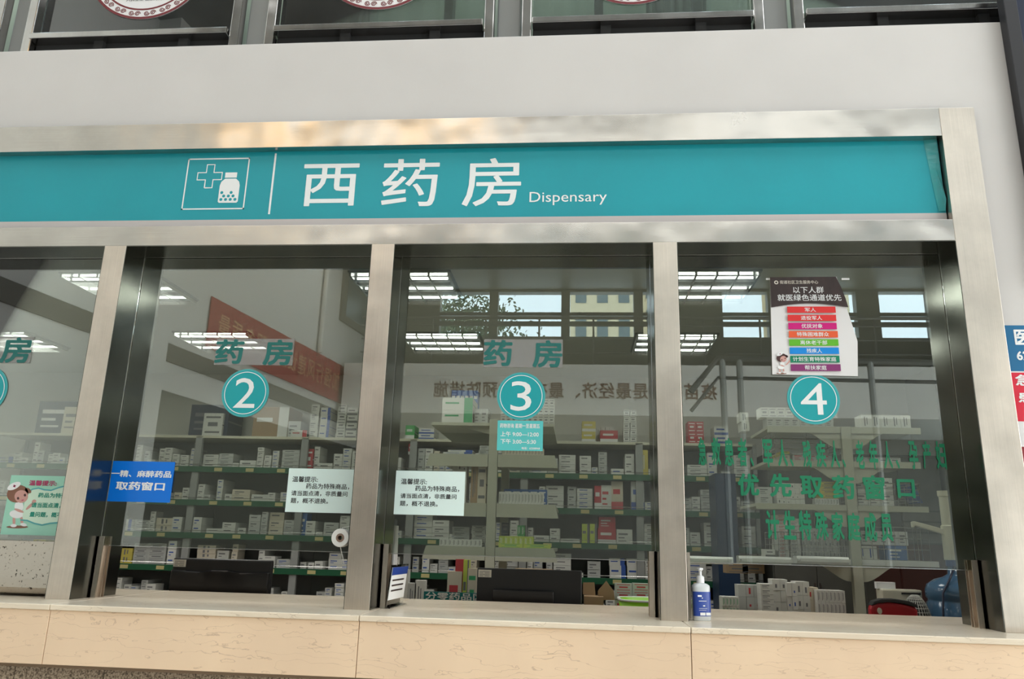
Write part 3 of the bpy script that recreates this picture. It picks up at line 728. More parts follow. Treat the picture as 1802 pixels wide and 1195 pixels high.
def nurse(parent, u, v, h, hairm):
    """plain printed nurse figure, (u, v) the top, h the height in pixels, on the poster plane"""
    k = h / 100.0
    Y0 = parent['py']
    def E(name, cx, cy, rx, ry, m, dy, rot=0, n=20):
        mb = MB(); P = []
        for j in range(n):
            t = 2 * PI * j / n; x = rx * math.cos(t); y = ry * math.sin(t)
            P.append(px(u + (cx + x * math.cos(rot) - y * math.sin(rot)) * k, v + (cy + x * math.sin(rot) + y * math.cos(rot)) * k, Y0 - dy))
        mb.poly(P[::-1]); mb.build(name, m, fig)
    fig = MB().build('nurse_print', M['white'], parent)
    S_, H_, W_ = M['skin'], hairm, M['white']
    E('printed_shadow', 24, 98, 24, 3.2, M['hair'], 0)
    E('printed_leg', 17, 84, 3.2, 12, S_, .0002); E('printed_leg', 34, 84, 3.2, 12, S_, .0002, -.15)
    E('printed_shoe', 16, 95, 7, 3.6, W_, .0004); E('printed_shoe', 38, 93, 7.5, 3.6, W_, .0004, .2)
    E('printed_arm', 52, 52, 12, 3, S_, .0004, -.75); E('printed_hand', 61, 42, 5, 4, S_, .0006, -.5)
    E('printed_skirt', 22, 70, 15, 9, W_, .0004, .1); E('printed_top', 28, 53, 10, 12, W_, .0005); E('printed_arm', 28, 62, 11, 3, S_, .0008, .35)
    E('printed_hair', 25, 25, 24, 19, H_, .0006, -.25); E('printed_hair', 48, 18, 8, 5, H_, .0006, .6)
    E('printed_face', 33, 31, 15, 14, S_, .0008, -.2)
    E('printed_cap', 17, 8, 16, 7, W_, .0010, -.45); E('printed_cross', 18, 8, 1.4, 3.6, M['pink_ink'], .0012, -.4); E('printed_cross', 18, 8, 3.6, 1.4, M['pink_ink'], .0012, -.4)
    E('printed_eye', 26, 35, 2.6, 3, M['hair_dk'], .0010); E('printed_eye', 41, 28, 2.6, 3, M['hair_dk'], .0010); E('printed_mouth', 36, 39, 3, 1, M['pink_ink'], .0010, -.3)
o['py'] = YQ; nurse(o, 1366, 620, 38, M['hair_dk'])

# mint reminder poster on window one
o = empty('mint_poster'); tag(o, 'mint green poster with printed nurse and pink heading on window one', 'poster')
a = at(7, 836, YF); b = at(128, 944, YF); a2 = at(0, 944, YF)
MB().box(a2.x, -2.42, YF - .001, YF, b.z, a.z).build('poster_sheet', M['mint'], o)
YM = YF - .0016
mb = MB()
top = [(45, 875), (50, 867), (57, 861), (68, 859), (78, 862), (90, 863), (104, 858), (125, 853)]; bot = [(36, 915), (48, 916), (60, 921), (74, 924), (88, 921), (100, 920), (120, 920)]
mb.poly([px(u_, v_, YM) for u_, v_ in top[::-1]] + [px(40, 900, YM)] + [px(u_, v_, YM) for u_, v_ in bot]); mb.build('pale_panel', M['mint_pale'], o)
for P in (top, bot):
    mb = MB(); stroke(mb, [(at(u_, v_, YM).x, at(u_, v_, YM).z) for u_, v_ in P], .006, YM - .0005); mb.build('wave_line', M['wave'], o)
for t, q, m in (('温馨提示:', (52, 845, 99, 855.5), 'pink_ink'), ('药品为特殊商', (68, 867, 127, 877), 'green_ink'), ('请当面点清，非', (56, 884, 122, 895), 'green_ink'), ('量问题，概不退', (53, 900.5, 118, 911.5), 'green_ink')):
    letter_px(o, t, *q, YM - .0006, M[m], bold=.03)
o['py'] = YM; nurse(o, 11, 849, 80, M['hair'])

# notices on the white wall at the right edge of the picture
o = empty('wall_notice'); tag(o, 'blue, red and white notice board cut by the right edge of the picture', 'notice')
YW = .018
x0 = 1.362
MB().box(x0, 2.05, YW, .03, 1.35, 2.2425).build('board', M['poster_white'], o)
MB().box(x0, 2.05, YW - .001, YW, 2.058, 2.2425).build('blue_field', M['sign_blue'], o); MB().box(x0, 2.05, YW - .001, YW, 1.862, 2.052).build('red_field', M['sign_red'], o)
MB().box(x0, 2.05, YW - .001, YW, 1.35, 1.765).build('dark_red_field', M['dark_red'], o)
mb = MB(); mb.prism(disc_pts(1.40, 1.735, .03, 24), 'y', YW - .002, YW - .001); mb.build('gold_print', M['gold'], o)
YW -= .0016
for t, q in (('医', (1783, 580, 1815, 607)), ('62', (1788, 618, 1812, 634)), ('急', (1785, 659, 1820, 679)), ('患', (1790, 690, 1824, 709))):
    letter_px(o, t, *q, YW, M['white'], bold=.03)
# dark display cabinet at the upper right edge
o = empty('wall_display'); tag(o, 'dark charcoal display frame at the upper right edge', 'display')
xl = 1.528
mb = MB(); mb.box(xl, xl + .055, -.02, .03, 2.4, 3.84); mb.prism([(xl, 3.84), (xl + .055, 3.84), (xl + .13, 3.92), (xl + .13, 3.98)], 'y', -.02, .03); mb.box(xl + .055, 2.6, -.02, .03, 2.4, 2.46); mb.box(xl + .1, 2.6, -.02, .03, 3.92, 3.98)
mb.build('frame', M['charcoal'], o, bevel=.003); MB().box(xl + .055, 2.6, .005, .028, 2.46, 3.92).build('screen', M['navy'], o)

# ================================================================== PHARMACY INTERIOR
# ceiling troffers with three tubes and cross louvers
def troffer():
    t = empty('ceiling_light', (0, 0, PZ)); W = .60; D = .56
    mb = MB(); mb.box(0, W, 0, .012, -.012, 0); mb.box(0, W, D - .012, D, -.012, 0); mb.box(0, .012, 0, D, -.012, 0); mb.box(W - .012, W, 0, D, -.012, 0)
    mb.build('frame', M['grey_metal'], t)
    MB().box(.012, W - .012, .012, D - .012, -.003, -.001).build('back_tray', M['louver'], t)
    for k in range(3):
        y = .10 + k * .18
        MB().tube([(.03, y, -.016), (W - .03, y, -.016)], .008, 8).build('tube', M['tube'], t)
    for k in range(6):
        xx = .01 + k * (W - .025) / 5; MB().box(xx - .004, xx + .008, .012, D - .012, -.032, -.003).build('cross_louver', M['louver'], t)
    for k in range(2):
        y = .19 + k * .18; MB().box(.012, W - .012, y - .03, y + .03, -.02, -.006).build('louver_blade', M['grey_metal'], t)
    return t
T0 = troffer(); n = 0
cols = [(-5.2, 'far left'), (-3.41, 'window one'), (-1.64, 'between windows two and three'), (.10, 'window four')]
rows = [(1.06, 'front row'), (2.40, 'rear row')]
for cx, cn in cols:
    for ry, rn in rows:
        if n == 0: t = T0
        else: t = copy_tree(T0)
        n += 1; t.location = (cx, ry, PZ)
        tag(t, 'lit louvered ceiling light, %s of the pharmacy ceiling, %s' % (rn, {'far left': 'beyond window one', 'window one': 'seen through window one', 'window four': 'seen through window four', 'far right': 'near the right wall'}.get(cn, cn)), 'ceiling light', 'louvered lights in the pharmacy ceiling')
        area('troffer_and_fill_light', (cx + .3, ry + .28, PZ - .05), (0, 0, 0), .5, .45, 6, (1, .99, .93))

for cx in (-5.0, -3.11, -1.34, .40, 1.9): area('troffer_and_fill_light', (cx, .58, PZ - .05), (0, 0, 0), .5, .3, 6.5, (1, .99, .93))  # extra row of unseen fill lights added to brighten the stand fronts
area('curtain_fill_light', (-1, .58, 5.15), (0, 0, 0), 8, .4, 22, (.95, 1, .93))  # unseen area light added to brighten the upper curtains
# ---- boxes
protos = {}
def proto(color, pr, style):
    key = (color, pr, style)
    if key in protos: return protos[key]
    mb = MB().box(0, 1, 0, 1, 0, 1, 0); e = -.004
    def q(x0, x1, z0, z1): mb.poly([(x0, e, z0), (x1, e, z0), (x1, e, z1), (x0, e, z1)], 1)
    if style == 0: q(.12, .70, .62, .74); q(.12, .5, .40, .48); q(.12, .6, .2, .26)
    elif style == 1: q(0, 1, 0, .28); q(.15, .75, .55, .72)
    elif style == 2: q(.72, 1, 0, 1); q(.1, .55, .5, .64)
    elif style == 3: q(.12, .88, .12, .2); q(.12, .88, .78, .86); q(.25, .75, .42, .6)
    else: q(.3, .42, .15, .85); q(.55, .64, .25, .8)
    # seams of the flap
    mb.poly([(1.004, 0, .45), (1.004, 1, .45), (1.004, 1, .5), (1.004, 0, .5)], 1)
    me = bpy.data.meshes.new('medicine_box'); me.from_pydata(mb.v, [], mb.f); me.polygons.foreach_set('material_index', mb.m)
    me.materials.append(M['bx_' + color]); me.materials.append(M['pr_' + pr]); protos[key] = me
    return me
SING = [0]
def box(x, y, z, w_, d, h, color='white', pr='grey', style=0, rz=0.0, label=None, group=None, name='medicine_box', cat='box'):
    o = bpy.data.objects.new(name, proto(color, pr, style)); COL.objects.link(o)
    o.location = (x, y, z + .0004); o.scale = (w_, d, h - .0008); o.rotation_euler = (0, 0, rz)
    SING[0] += 1
    return tag(o, label, cat, group)

COLW = {'white': 'white', 'grey': 'pale grey', 'cream': 'cream', 'blue': 'blue', 'red': 'red', 'green': 'green', 'lime': 'lime green', 'yellow': 'yellow', 'brown': 'brown', 'dark': 'dark'}
ORD = 'first second third fourth fifth sixth seventh eighth ninth tenth eleventh twelfth thirteenth fourteenth fifteenth sixteenth seventeenth eighteenth nineteenth twentieth'.split() + ['further'] * 40
def kindname(style): return ('slim_carton', 'carton', 'carton') if style == 4 else ('medicine_box', 'box', 'box')
def row(x0, x1, y, z, w_, d, h, color, pr, style, where, layers=1, gap=.001, bulk=False):
    """a row of alike boxes standing side by side, in layers"""
    n = max(1, int((x1 - x0) / (w_ + gap))); nm, wd, ct = kindname(style)
    if bulk:
        mb = MB()
        for L in range(layers):
            for k in range(n):
                xx = x0 + k * (w_ + gap); yy = y + rnd.uniform(0, .004); mb.box(xx, xx + w_, yy, yy + d, z + L * h + .0004, z + (L + 1) * h - .0006); 
                if rnd.random() < .7: mb.box(xx + w_ * .35, xx + w_ * .6, yy - .0006, yy, z + L * h + h * rnd.uniform(.15, .3), z + L * h + h * rnd.uniform(.4, .75), 1)
        tag(mb.build('packed_cartons', [M['bx_' + color], M['pr_' + pr]]), 'tightly packed %s cartons %s' % (COLW[color], where), 'cartons', kind='stuff'); return
    for L in range(layers):
        ly = '' if layers == 1 else (', %s tier' % (ORD[L] if layers > 2 else ('lower', 'upper')[L]))
        for k in range(n):
            box(x0 + k * (w_ + gap), y + rnd.uniform(0, .004), z + L * h, w_, d, h, color, pr, style, name=nm, cat=ct,
                label='%s %s %s%s, %s from left' % (COLW[color], wd, where, ly, ORD[k]), group='%s %ss %s' % (COLW[color], wd, where))

def stack(x, y, z, w_, d, h, n, color, pr, style, where):
    nm, wd, ct = kindname(style)
    for k in range(n):
        box(x + rnd.uniform(-.003, .003), y + rnd.uniform(0, .006), z + k * h, w_, d, h, color, pr, style, rz=rnd.uniform(-.02, .02), name=nm, cat=ct,
            label='%s %s %s%s' % (COLW[color], wd, where, '' if n == 1 else ', %s from bottom' % ORD[k]), group='%s %ss %s' % (COLW[color], wd, where))

# ---- back racks
RY = 3.50; LV = [1.10, 1.37, 1.645, 1.93, 2.205]
RW = .96
def rack():
    r = empty('storage_rack', (0, 0, 0))
    for xx in (0, RW - .03):
        for yy in (0, .40): MB().box(xx, xx + .03, yy, yy + .03, 0, 2.20).build('upright', M['grey_metal'], r)
    MB().box(.03, RW - .03, .405, .41, .3, 2.2).build('back_panel', M['grey_metal'], r)
    for z in [.82] + LV:
        top = z > 2.1
        MB().box(-.0, RW, .0, .43, z - .022, z).build('shelf', M['cream'] if top else M['grey_metal'], r)
        if not top:
            MB().box(0, RW, -.012, 0, z - .045, z + .004).build('price_rail', M['green_rail'], r)
            g = MB().tube([(0, -.008, z + .022), (RW, -.008, z + .022)], .0022, 5); g.build('guard_wire', M['wire'], r)
            for k in range(3):
                xx = .08 + k * .3 + rnd.uniform(0, .1); MB().box(xx, xx + .07, -.0135, -.012, z - .036, z - .006).build('price_tag', M['yellow_tag'], r)
    return r
RS = ['leftmost rack', 'window one rack', 'placard rack', 'middle rack of window two', 'paper notice rack', 'left rack of window three', 'right rack of window three']
R0 = rack(); NR = 7; xr0 = -5.56
RN = ['leftmost rack, seen past the first badge', 'second rack from the left, through window one', 'rack behind the blue placard', 'rack behind the middle of window two', 'rack behind the paper notice of window two', 'rack behind the left half of window three', 'rack behind the right half of window three and post']
for k in range(NR):
    r = R0 if k == 0 else copy_tree(R0)
    r.location = (xr0 + k * RW, RY, 0)
    tag(r, 'grey shelving with green price rails, ' + RN[k], 'shelving', 'racks along the back wall')
palette = [('white', 'grey', 0)] * 5 + [('white', 'blue', 2)] * 3 + [('white', 'green', 1)] + [('grey', 'grey', 3)] * 3 + [('white', 'red', 0)] * 2 + [('cream', 'grey', 4)] + [('white', 'blue', 3), ('blue', 'white', 0), ('red', 'white', 1), ('grey', 'blue', 2), ('yellow', 'grey', 4), ('green', 'white', 0)]
# accents on the shelves in window three right side
EXC = []
def shelf_box(u0, u1, v0, v1, color, pr, style, label, Y=3.533, d=.12, **k):
    a = at(u0, v1, Y); b = at(u1, v0, Y); z = a.z
    for lv in LV:
        if abs(z - lv) < .07: z = lv
    top = max([lv for lv in [.82] + LV if lv <= z + .01]) + .235
    EXC.append((a.x, b.x, z)); b.z = min(b.z, top); return box(a.x, Y, z, b.x - a.x, d, b.z - z, color, pr, style, label=label, **k)
acc = [(1123, 1140, 792, 823, 'yellow', 'white', 4, 'yellow box at the right end of the upper shelf in window three'),
       (1046, 1058, 855, 890, 'red', 'white', 1, 'dark red box standing left of the white twin box, window three'), (1058, 1076, 854, 891, 'white', 'red', 0, 'white box with round red mark on the second shelf, window three'),
       (1076, 1096, 842, 890, 'cream', 'red', 1, 'tall cream box with red bands on the second shelf, window three'), (1111, 1133, 838, 892, 'grey', 'blue', 1, 'tall pale blue box at the right of the second shelf, window three'),
       (1054, 1083, 910, 930, 'red', 'white', 0, 'pinkish red box topping the third shelf, window three'), (1052, 1084, 930, 948, 'red', 'white', 1, 'deep red box under the pinkish one, window three'),
       (1024, 1037, 922, 945, 'lime', 'grey', 2, 'lime box left of the red pair, window three'), (1038, 1050, 922, 946, 'lime', 'grey', 2, 'lime box touching the red pair, window three'),
       (1085, 1113, 932, 950, 'white', 'grey', 0, 'white box right of the red pair, window three'), (1072, 1099, 983, 995, 'white', 'blue', 2, 'white box with blue corner, upper of two on the lowest rail, window three'),
       (1073, 1101, 995, 1008, 'white', 'blue', 2, 'white box with blue corner, lower of two on the lowest rail, window three'), (1103, 1130, 984, 996, 'white', 'blue', 2, 'upper blue cornered box beside the steel post, window three'), (1104, 1132, 996, 1008, 'white', 'blue', 2, 'lower blue cornered box beside the steel post, window three'),
              (527, 541, 903, 930, 'blue', 'white', 0, 'blue box on the third shelf behind the paper notice, window two'), (534, 552, 790, 812, 'red', 'white', 3, 'reddish box on the upper shelf, window two'),
       (718, 730, 780, 800, 'red', 'white', 1, 'crimson box on the upper shelf at the left of window three')]
for a in acc: shelf_box(*a)

BK = [0]
for k in range(NR):
    bulk = MB(); bxn = [0] * 5; bm_ = [M['bx_white'], M['bx_grey'], M['bx_cream'], M['pr_grey'], M['pr_blue'], M['bx_dark']]
    for li, z in enumerate([.82] + LV[:4]):
        x = xr0 + k * RW + .035; xe = xr0 + (k + 1) * RW - .035; li_n = ['lowest', 'second', 'third', 'fourth', 'upper'][li]
        while x < xe - .05:
            big = rnd.random() < .35
            w_ = rnd.uniform(.10, .17) if big else rnd.uniform(.05, .09); h = rnd.uniform(.03, .07); d = rnd.uniform(.12, .3)
            if x + w_ > xe: w_ = xe - x
            hit = [e for e in EXC if e[0] < x + w_ and e[1] > x and z - .03 < e[2] < z + .24]
            if hit: x = max(e[1] for e in hit) + .003; continue
            nn = rnd.randint(1, max(1, int(.20 / h))); c, p, s = rnd.choice(palette)
            yy = RY + .004 + (rnd.uniform(0, .06))
            if big and BK[0] < 60 and li > 0:
                BK[0] += nn
                for q in range(nn): box(x, yy + rnd.uniform(0, .006), z + q * h, w_ - .004, d, h, c, p, s, label='%s box, %s stack on %s shelf, %s%s' % (COLW[c], ORD[bxn[li]], li_n, RS[k], '' if nn == 1 else ', %s up' % ORD[q]), group='boxes on the back wall racks')
                bxn[li] += 1
            else:
                mi = {'white': 0, 'grey': 1, 'cream': 2}.get(c, 0)
                for q in range(nn):
                    j = rnd.uniform(0, .006)
                    bulk.box(x + rnd.uniform(0, .002), x + w_ - .004, yy + j, yy + j + d, z + q * h + .0006, z + (q + 1) * h - .001, mi)
                    zz = z + q * h; pm = 4 if p == 'blue' else 3
                    bulk.box(x + w_ * .15, x + w_ * .65, yy + j - .0008, yy + j, zz + h * .5, zz + h * .66, pm)
                    if q % 2: bulk.box(x + w_ * .15, x + w_ * .4, yy + j - .0008, yy + j, zz + h * .2, zz + h * .3, pm)
            x += w_ + rnd.choice([0, 0, .002, .004, .03])
    tag(bulk.build('packed_medicine_boxes', bm_), 'small medicine boxes packed on the shelves of the ' + RN[k].split(',')[0], 'boxes', kind='stuff')

# things on top of the back racks
ZTp = 2.205
def ontop(u0, u1, vt, Y=3.55):
    a = at(u0, 765, Y).x; b = at(u1, 765, Y).x; h = at((u0 + u1) / 2, vt, Y).z - ZTp
    return a, b - a, max(.04, h)
x, w_, h = ontop(443, 505, 716); o = box(x, 3.55, ZTp, w_, .34, h, 'brown', 'white', 2, name='brown_carton', label='brown carton with white labels on the rack top under the number 2', cat='carton')
x, w_, h = ontop(330, 398, 712); box(x, 3.56, ZTp, w_, .3, h, 'dark', 'grey', 0, name='dark_carton', label='dark carton at the left end of the rack top in window two', cat='carton')
x, w_, h = ontop(358, 392, 728); box(x, 3.52, ZTp, w_, .03, h, 'white', 'grey', 3, name='white_carton', label='white carton leaning before the dark carton on the rack top', cat='carton')
x, w_, h = ontop(508, 530, 742); box(x, 3.52, ZTp, w_, .2, h, 'grey', 'grey', 0, name='grey_carton', label='low grey carton right of the brown carton on the rack top', cat='carton')
x, w_, h = ontop(512, 540, 757, 3.51); box(x, 3.505, ZTp, w_, .01, h, 'white', 'red', 2, label='flat white and red box lying on the rack top in window two')
for k, (u0, u1) in enumerate(((545, 560), (562, 580), (592, 608), (609, 628))):
    x, w_, h = ontop(u0, u1, 712 + 6 * (k % 2)); stack(x, 3.53, ZTp, w_ - .004, .2, h / 4, 4, 'white', 'blue' if k == 1 else 'grey', (0, 2, 3, 1)[k], 'in rack top stack %s of four, window two' % ('one', 'two', 'three', 'four')[k])
x, w_, h = ontop(60, 108, 706); box(x, 3.55, ZTp, w_ + .1, .3, h, 'dark', 'white', 0, name='dark_carton', label='dark grey carton on the rack top in window one', cat='carton')
x, w_, h = ontop(106, 140, 716, 3.52); box(x, 3.52, ZTp, w_, .02, h, 'cream', 'grey', 0, name='cream_carton', label='cream carton beside the left post on the rack top in window one', cat='carton')
x, w_, h = ontop(714, 730, 749); box(x, 3.53, ZTp, w_, .2, h, 'green', 'white', 1, label='small green box on the rack top at the left of window three')
x, w_, h = ontop(738, 765, 754); stack(x, 3.53, ZTp, w_, .2, h / 2, 2, 'white', 'blue', 1, 'lying on the rack top, window three')
x, w_, h = ontop(1024, 1048, 742); stack(x, 3.53, ZTp, w_, .2, h / 2, 2, 'yellow', 'white', 1, 'on the rack top near badge three')
x, w_, h = ontop(1056, 1087, 758); stack(x, 3.53, ZTp, w_, .2, h, 1, 'red', 'white', 1, 'on the rack top, right in window three')
for k, u in enumerate((1050, 1058, 1066, 1074)): x, w_, h = ontop(u, u + 7, 749); box(x, 3.62, ZTp, w_, .1, h, 'white', 'grey', 4, label='%s small white carton from left behind the red box on the rack top' % ORD[k], group='small cartons on the rack top')
for k in range(2):
    x, w_, h = ontop(1097 + 12 * k, 1108 + 12 * k, 722); stack(x, 3.53, ZTp, w_, .12, h / 5, 5, 'white', 'grey', 3, 'in the %s of twin rack top towers' % ('left one', 'right one')[k])
# red and blue boxes at the left of window four
x, w_, h = ontop(1211, 1239, 742, 3.52); 
for q in range(2):
    for k in range(2): box(x + k * w_ / 2, 3.52, ZTp - .0 + q * h / 2, w_ / 2 - .002, .15, h / 2, 'red', 'white', 3, label='red box of the block of four on the rack end, %s %s' % (('lower', 'upper')[q], ('left', 'right')[k]), group='red boxes on the rack end')
x, w_, h = ontop(1258, 1282, 750, 3.52); stack(x, 3.52, ZTp, w_, .2, h / 2, 2, 'white', 'blue', 1, 'blue striped on the rack end')
# ---- gondola seen end-on in window three
ga = empty('gondola_shelf', (0, 0, 0)); tag(ga, 'beige double sided shelf stand seen end-on behind window three', 'shelving')
GY = 1.9; cx0, cx1 = at(860, 800, GY).x, at(876, 800, GY).x
MB().box(cx0, cx1, GY - .01, GY + .03, 0, at(868, 738, GY).z).build('upright', M['beige_metal'], ga, bevel=.002)
MB().box(cx0, cx1, GY + .86, GY + .9, 0, 2.12).build('upright', M['beige_metal'], ga)
GL = []
for (vt, vb, ul, ur) in ((744, 748, 759, 974), (800, 822, 757, 976), (886, 910, 752, 977), (963, 987, 750, 975)):
    zt_ = at(868, vt, GY).z; zb_g = at(868, vb, GY).z; xl_, xr_ = at(ul, vt, GY).x, at(ur, vt, GY).x
    GL.append((zt_, xl_, xr_))
    th = max(.018, zt_ - zb_g)
    for (a, b, s) in ((xl_, cx0 - .003, -1), (cx1 + .003, xr_, 1)):
        sh = MB().box(a, b, GY + .002, GY + .88, zt_ - .02, zt_); sh.build('shelf', M['beige_metal'], ga)
        if th > .03:
            pts = [(a, zt_), (b, zt_), (b, zt_ - th), (a - .022, zt_ - th)] if s < 0 else [(a, zt_), (b, zt_), (b + .022, zt_ - th), (a, zt_ - th)]
            MB().prism(pts, 'y', GY - .012, GY + .002).build('end_panel', M['beige_metal'], ga)
        # curved bracket under the shelf
        q0, q1 = (b, a + (b - a) * .45) if s < 0 else (a, b - (b - a) * .45)
        MB().prism([(q0, zt_ - .02), (q1, zt_ - .02), (q0, zt_ - .02 - .05)], 'y', GY + .04, GY + .045).build('bracket', M['beige_metal'], ga)
# boxes of that gondola
z0, xl_, xr_ = GL[0]
W3 = 'of the end-on shelf stand'
a = at(776, 743, GY).x; b = at(830, 743, GY).x
for q in range(2): box(a, GY + .02, z0 + q * .083, b - a, .25, .083, 'white', 'green', 2, label='wide white box with green end on the stand top, %s' % ('upper' if q else 'lower'), name='wide_box')
row(at(790, 700, GY + .2).x, at(840, 700, GY + .2).x, GY + .3, z0, .03, .1, .27, 'blue', 'white', 3, 'behind the wide white boxes, stand top')
row(at(832, 743, GY).x, at(858, 743, GY).x, GY + .06, z0, .045, .15, .10, 'grey', 'grey', 0, 'left of the upright, stand top')
row(at(880, 743, GY).x, at(975, 743, GY).x, GY + .03, z0, .034, .12, .055, 'white', 'grey', 3, 'in tiers at the right stand top', layers=3)
z1 = GL[1][0]
box(at(779, 799, GY).x, GY + .02, z1, .19, .15, .014, 'white', 'blue', 2, label='thin white box with blue end lying flat, lower, on the second shelf of the stand'); box(at(787, 799, GY).x, GY + .025, z1 + .015, .16, .14, .014, 'white', 'blue', 2, label='thin white box with blue end lying flat, upper, on the second shelf of the stand')
stack(at(842, 799, GY).x, GY + .03, z1, .065, .2, .03, 2, 'grey', 'grey', 0, 'left of upright, second stand shelf')
row(at(884, 799, GY).x, at(962, 799, GY).x, GY + .015, z1, .0195, .06, .045, 'cream', 'grey', 4, 'upright on the second stand shelf')
z2 = GL[2][0]
row(at(874, 885, GY).x + .01, at(960, 885, GY).x, GY + .015, z2, .0195, .05, .075, 'white', 'grey', 4, 'upright on the third stand shelf')
row(at(880, 885, GY).x + .01, at(962, 885, GY).x, GY + .12, z2 + .0, .055, .1, .10, 'blue', 'white', 3, 'behind the upright row, third stand shelf')
row(at(793, 885, GY).x, at(825, 885, GY).x, GY + .02, z2, .03, .1, .05, 'white', 'grey', 3, 'film wrapped, third stand shelf', layers=5, bulk=True)
box(at(826, 885, GY).x, GY + .03, z2, .045, .2, .25, 'brown', 'grey', 4, label='tall brown box left of the upright on the third shelf of the stand'); box(at(838, 885, GY).x, GY + .03, z2, .055, .2, .25, 'cream', 'grey', 3, label='tall cream box against the upright on the third shelf of the stand'); 
z3 = GL[3][0]
row(at(772, 962, GY).x, at(852, 962, GY).x, GY + .015, z3, .0262, .06, .043, 'white', 'grey', 4, 'upright at the left, fourth stand shelf')
stack(at(826, 962, GY).x, GY + .085, z3, .09, .12, .026, 5, 'white', 'grey', 3, 'flat against the upright, fourth stand shelf')
stack(at(790, 962, GY).x, GY + .1, z3, .11, .12, .03, 4, 'grey', 'grey', 0, 'behind the upright row, fourth stand shelf')
row(at(874, 962, GY).x + .01, at(941, 962, GY).x, GY + .03, z3, .03, .1, .07, 'lime', 'white', 4, 'upright on the fourth stand shelf')
box(at(874, 962, GY).x + .01, GY + .012, z3, .15, .015, .026, 'lime', 'green', 3, label='lime green box lying lengthwise left of its twin, front of the fourth shelf'); box(at(921, 962, GY).x, GY + .012, z3, .17, .015, .026, 'lime', 'green', 3, label='lime green box lying lengthwise right of its twin, front of the fourth shelf')
row(at(909, 962, GY).x, at(928, 962, GY).x, GY + .04, z3 + .072, .0225, .08, .066, 'green', 'white', 4, 'on top of the lime row')
row(at(880, 962, GY).x, at(905, 962, GY).x, GY + .06, z3 + .072, .045, .08, .08, 'dark', 'grey', 3, 'dim behind the green cartons')

# ---- gondola facing window four
gb = empty('gondola_shelf', (0, 0, 0)); tag(gb, 'beige shelf stand with middle post and curved brackets behind window four', 'shelving')
HY = 1.3; bx0, bx1 = at(1482, 800, HY).x, at(1499, 800, HY).x
MB().box(bx0, bx1, HY - .02, HY + .02, 0, at(1490, 752, HY).z).build('upright', M['beige_metal'], gb, bevel=.002)
HL = []
for (vt, vb, ul, ur, dp) in ((752, 763, 1350, 1618, .42), (812, 823, 1350, 1618, .42), (889, 899, 1330, 1632, .42), (984, 994, 1330, 1650, .5)):
    zt_ = at(1490, vt, HY).z; zb_g = at(1490, vb, HY).z; xl_, xr_ = at(ul, vt, HY).x, at(ur, vt, HY).x; HL.append((zt_, xl_, xr_))
    for (a, b, s) in ((xl_, bx0 - .003, -1), (bx1 + .003, xr_, 1)):
        MB().box(a, b, HY, HY + dp, zt_ - .015, zt_).build('shelf', M['beige_metal'], gb)
        MB().box(a, b, HY - .012, HY, zb_g, zt_).build('shelf_lip', M['beige_metal'] if vt < 980 else M['bar_metal'], gb)
        q0 = b if s < 0 else a; pts = [(q0, zb_g)]
        for k in range(9): t = k / 8; pts.append((q0 + s * .17 * (1 - t) , zb_g - .085 * math.sin(t * PI / 2) ** 1.5))
        MB().prism(pts, 'y', HY - .004, HY + .004).build('bracket', M['beige_metal'], gb)
# strip taken for a mirrored ceiling light, built as three bright bars
bar = gb
for (u0, u1) in ((1209, 1290), (1300, 1392), (1402, 1494)):
    a = at(u0, 985, 1.22); b = at(u1, 987, 1.22)
    mb = MB(); mb.prism([(1.222, a.z - .019), (1.216, a.z - .008), (1.216, a.z + .008), (1.222, a.z + .019), (1.285, a.z + .019), (1.285, a.z - .019)], 'x', a.x, b.x); mb.build('reflection_bar', M['bar_metal'], bar)
    mb = MB(); mb.lathe([(.0, -.012), (.006, -.010), (.008, 0)], (a.x + .01, 1.218, a.z), 10, axis='y'); mb.build('rivet', M['lip_metal'], bar)
z0 = HL[0][0]; WQ = 'on the bracketed top shelf'
row(at(1351, 752, HY).x, at(1480, 752, HY).x, HY + .01, z0, .044, .1, .052, 'grey', 'grey', 0, 'in the lower tier ' + WQ)
row(at(1337, 735, HY).x + .01, at(1395, 735, HY).x + .03, HY + .02, z0 + .053, .044, .1, .056, 'white', 'grey', 3, 'in the upper tier ' + WQ); row(at(1462, 735, HY).x - .01, at(1480, 735, HY).x, HY + .02, z0 + .053, .05, .1, .04, 'white', 'red', 3, 'right of the badge ' + WQ)
row(at(1518, 752, HY).x, at(1606, 752, HY).x, HY + .01, z0, .0515, .1, .073, 'white', 'grey', 4, 'right of the post ' + WQ)
stack(at(1318, 752, HY).x, HY + .2, z0, .045, .1, .055, 2, 'white', 'grey', 4, 'at the tip of the bracketed top shelf')
z1 = HL[1][0]
box(at(1381, 811, HY).x, HY + .06, z1, .045, .2, .036, 'cream', 'grey', 0, label='cream box left of the faint carton on the second shelf of the bracketed stand'); box(at(1381, 811, HY).x, HY + .065, z1 + .037, .045, .2, .02, 'yellow', 'green', 1, label='yellow box lying on a cream one on the second shelf of the bracketed stand')
row(at(1400, 811, HY).x, at(1475, 811, HY).x, HY + .05, z1, .07, .15, .045, 'grey', 'red', 0, 'on the second bracketed shelf')
row(at(1510, 811, HY).x, at(1600, 811, HY).x, HY + .05, z1, .06, .15, .03, 'grey', 'grey', 3, 'right half of the second bracketed shelf')
z2 = HL[2][0]
row(at(1370, 888, HY).x, at(1425, 888, HY).x, HY + .02, z2, .0235, .08, .028, 'white', 'grey', 0, 'in the grid on the third bracketed shelf', layers=4, bulk=True)
row(at(1437, 888, HY).x, at(1484, 888, HY).x, HY + .015, z2, .0145, .06, .034, 'white', 'grey', 4, 'in a row on the third bracketed shelf')
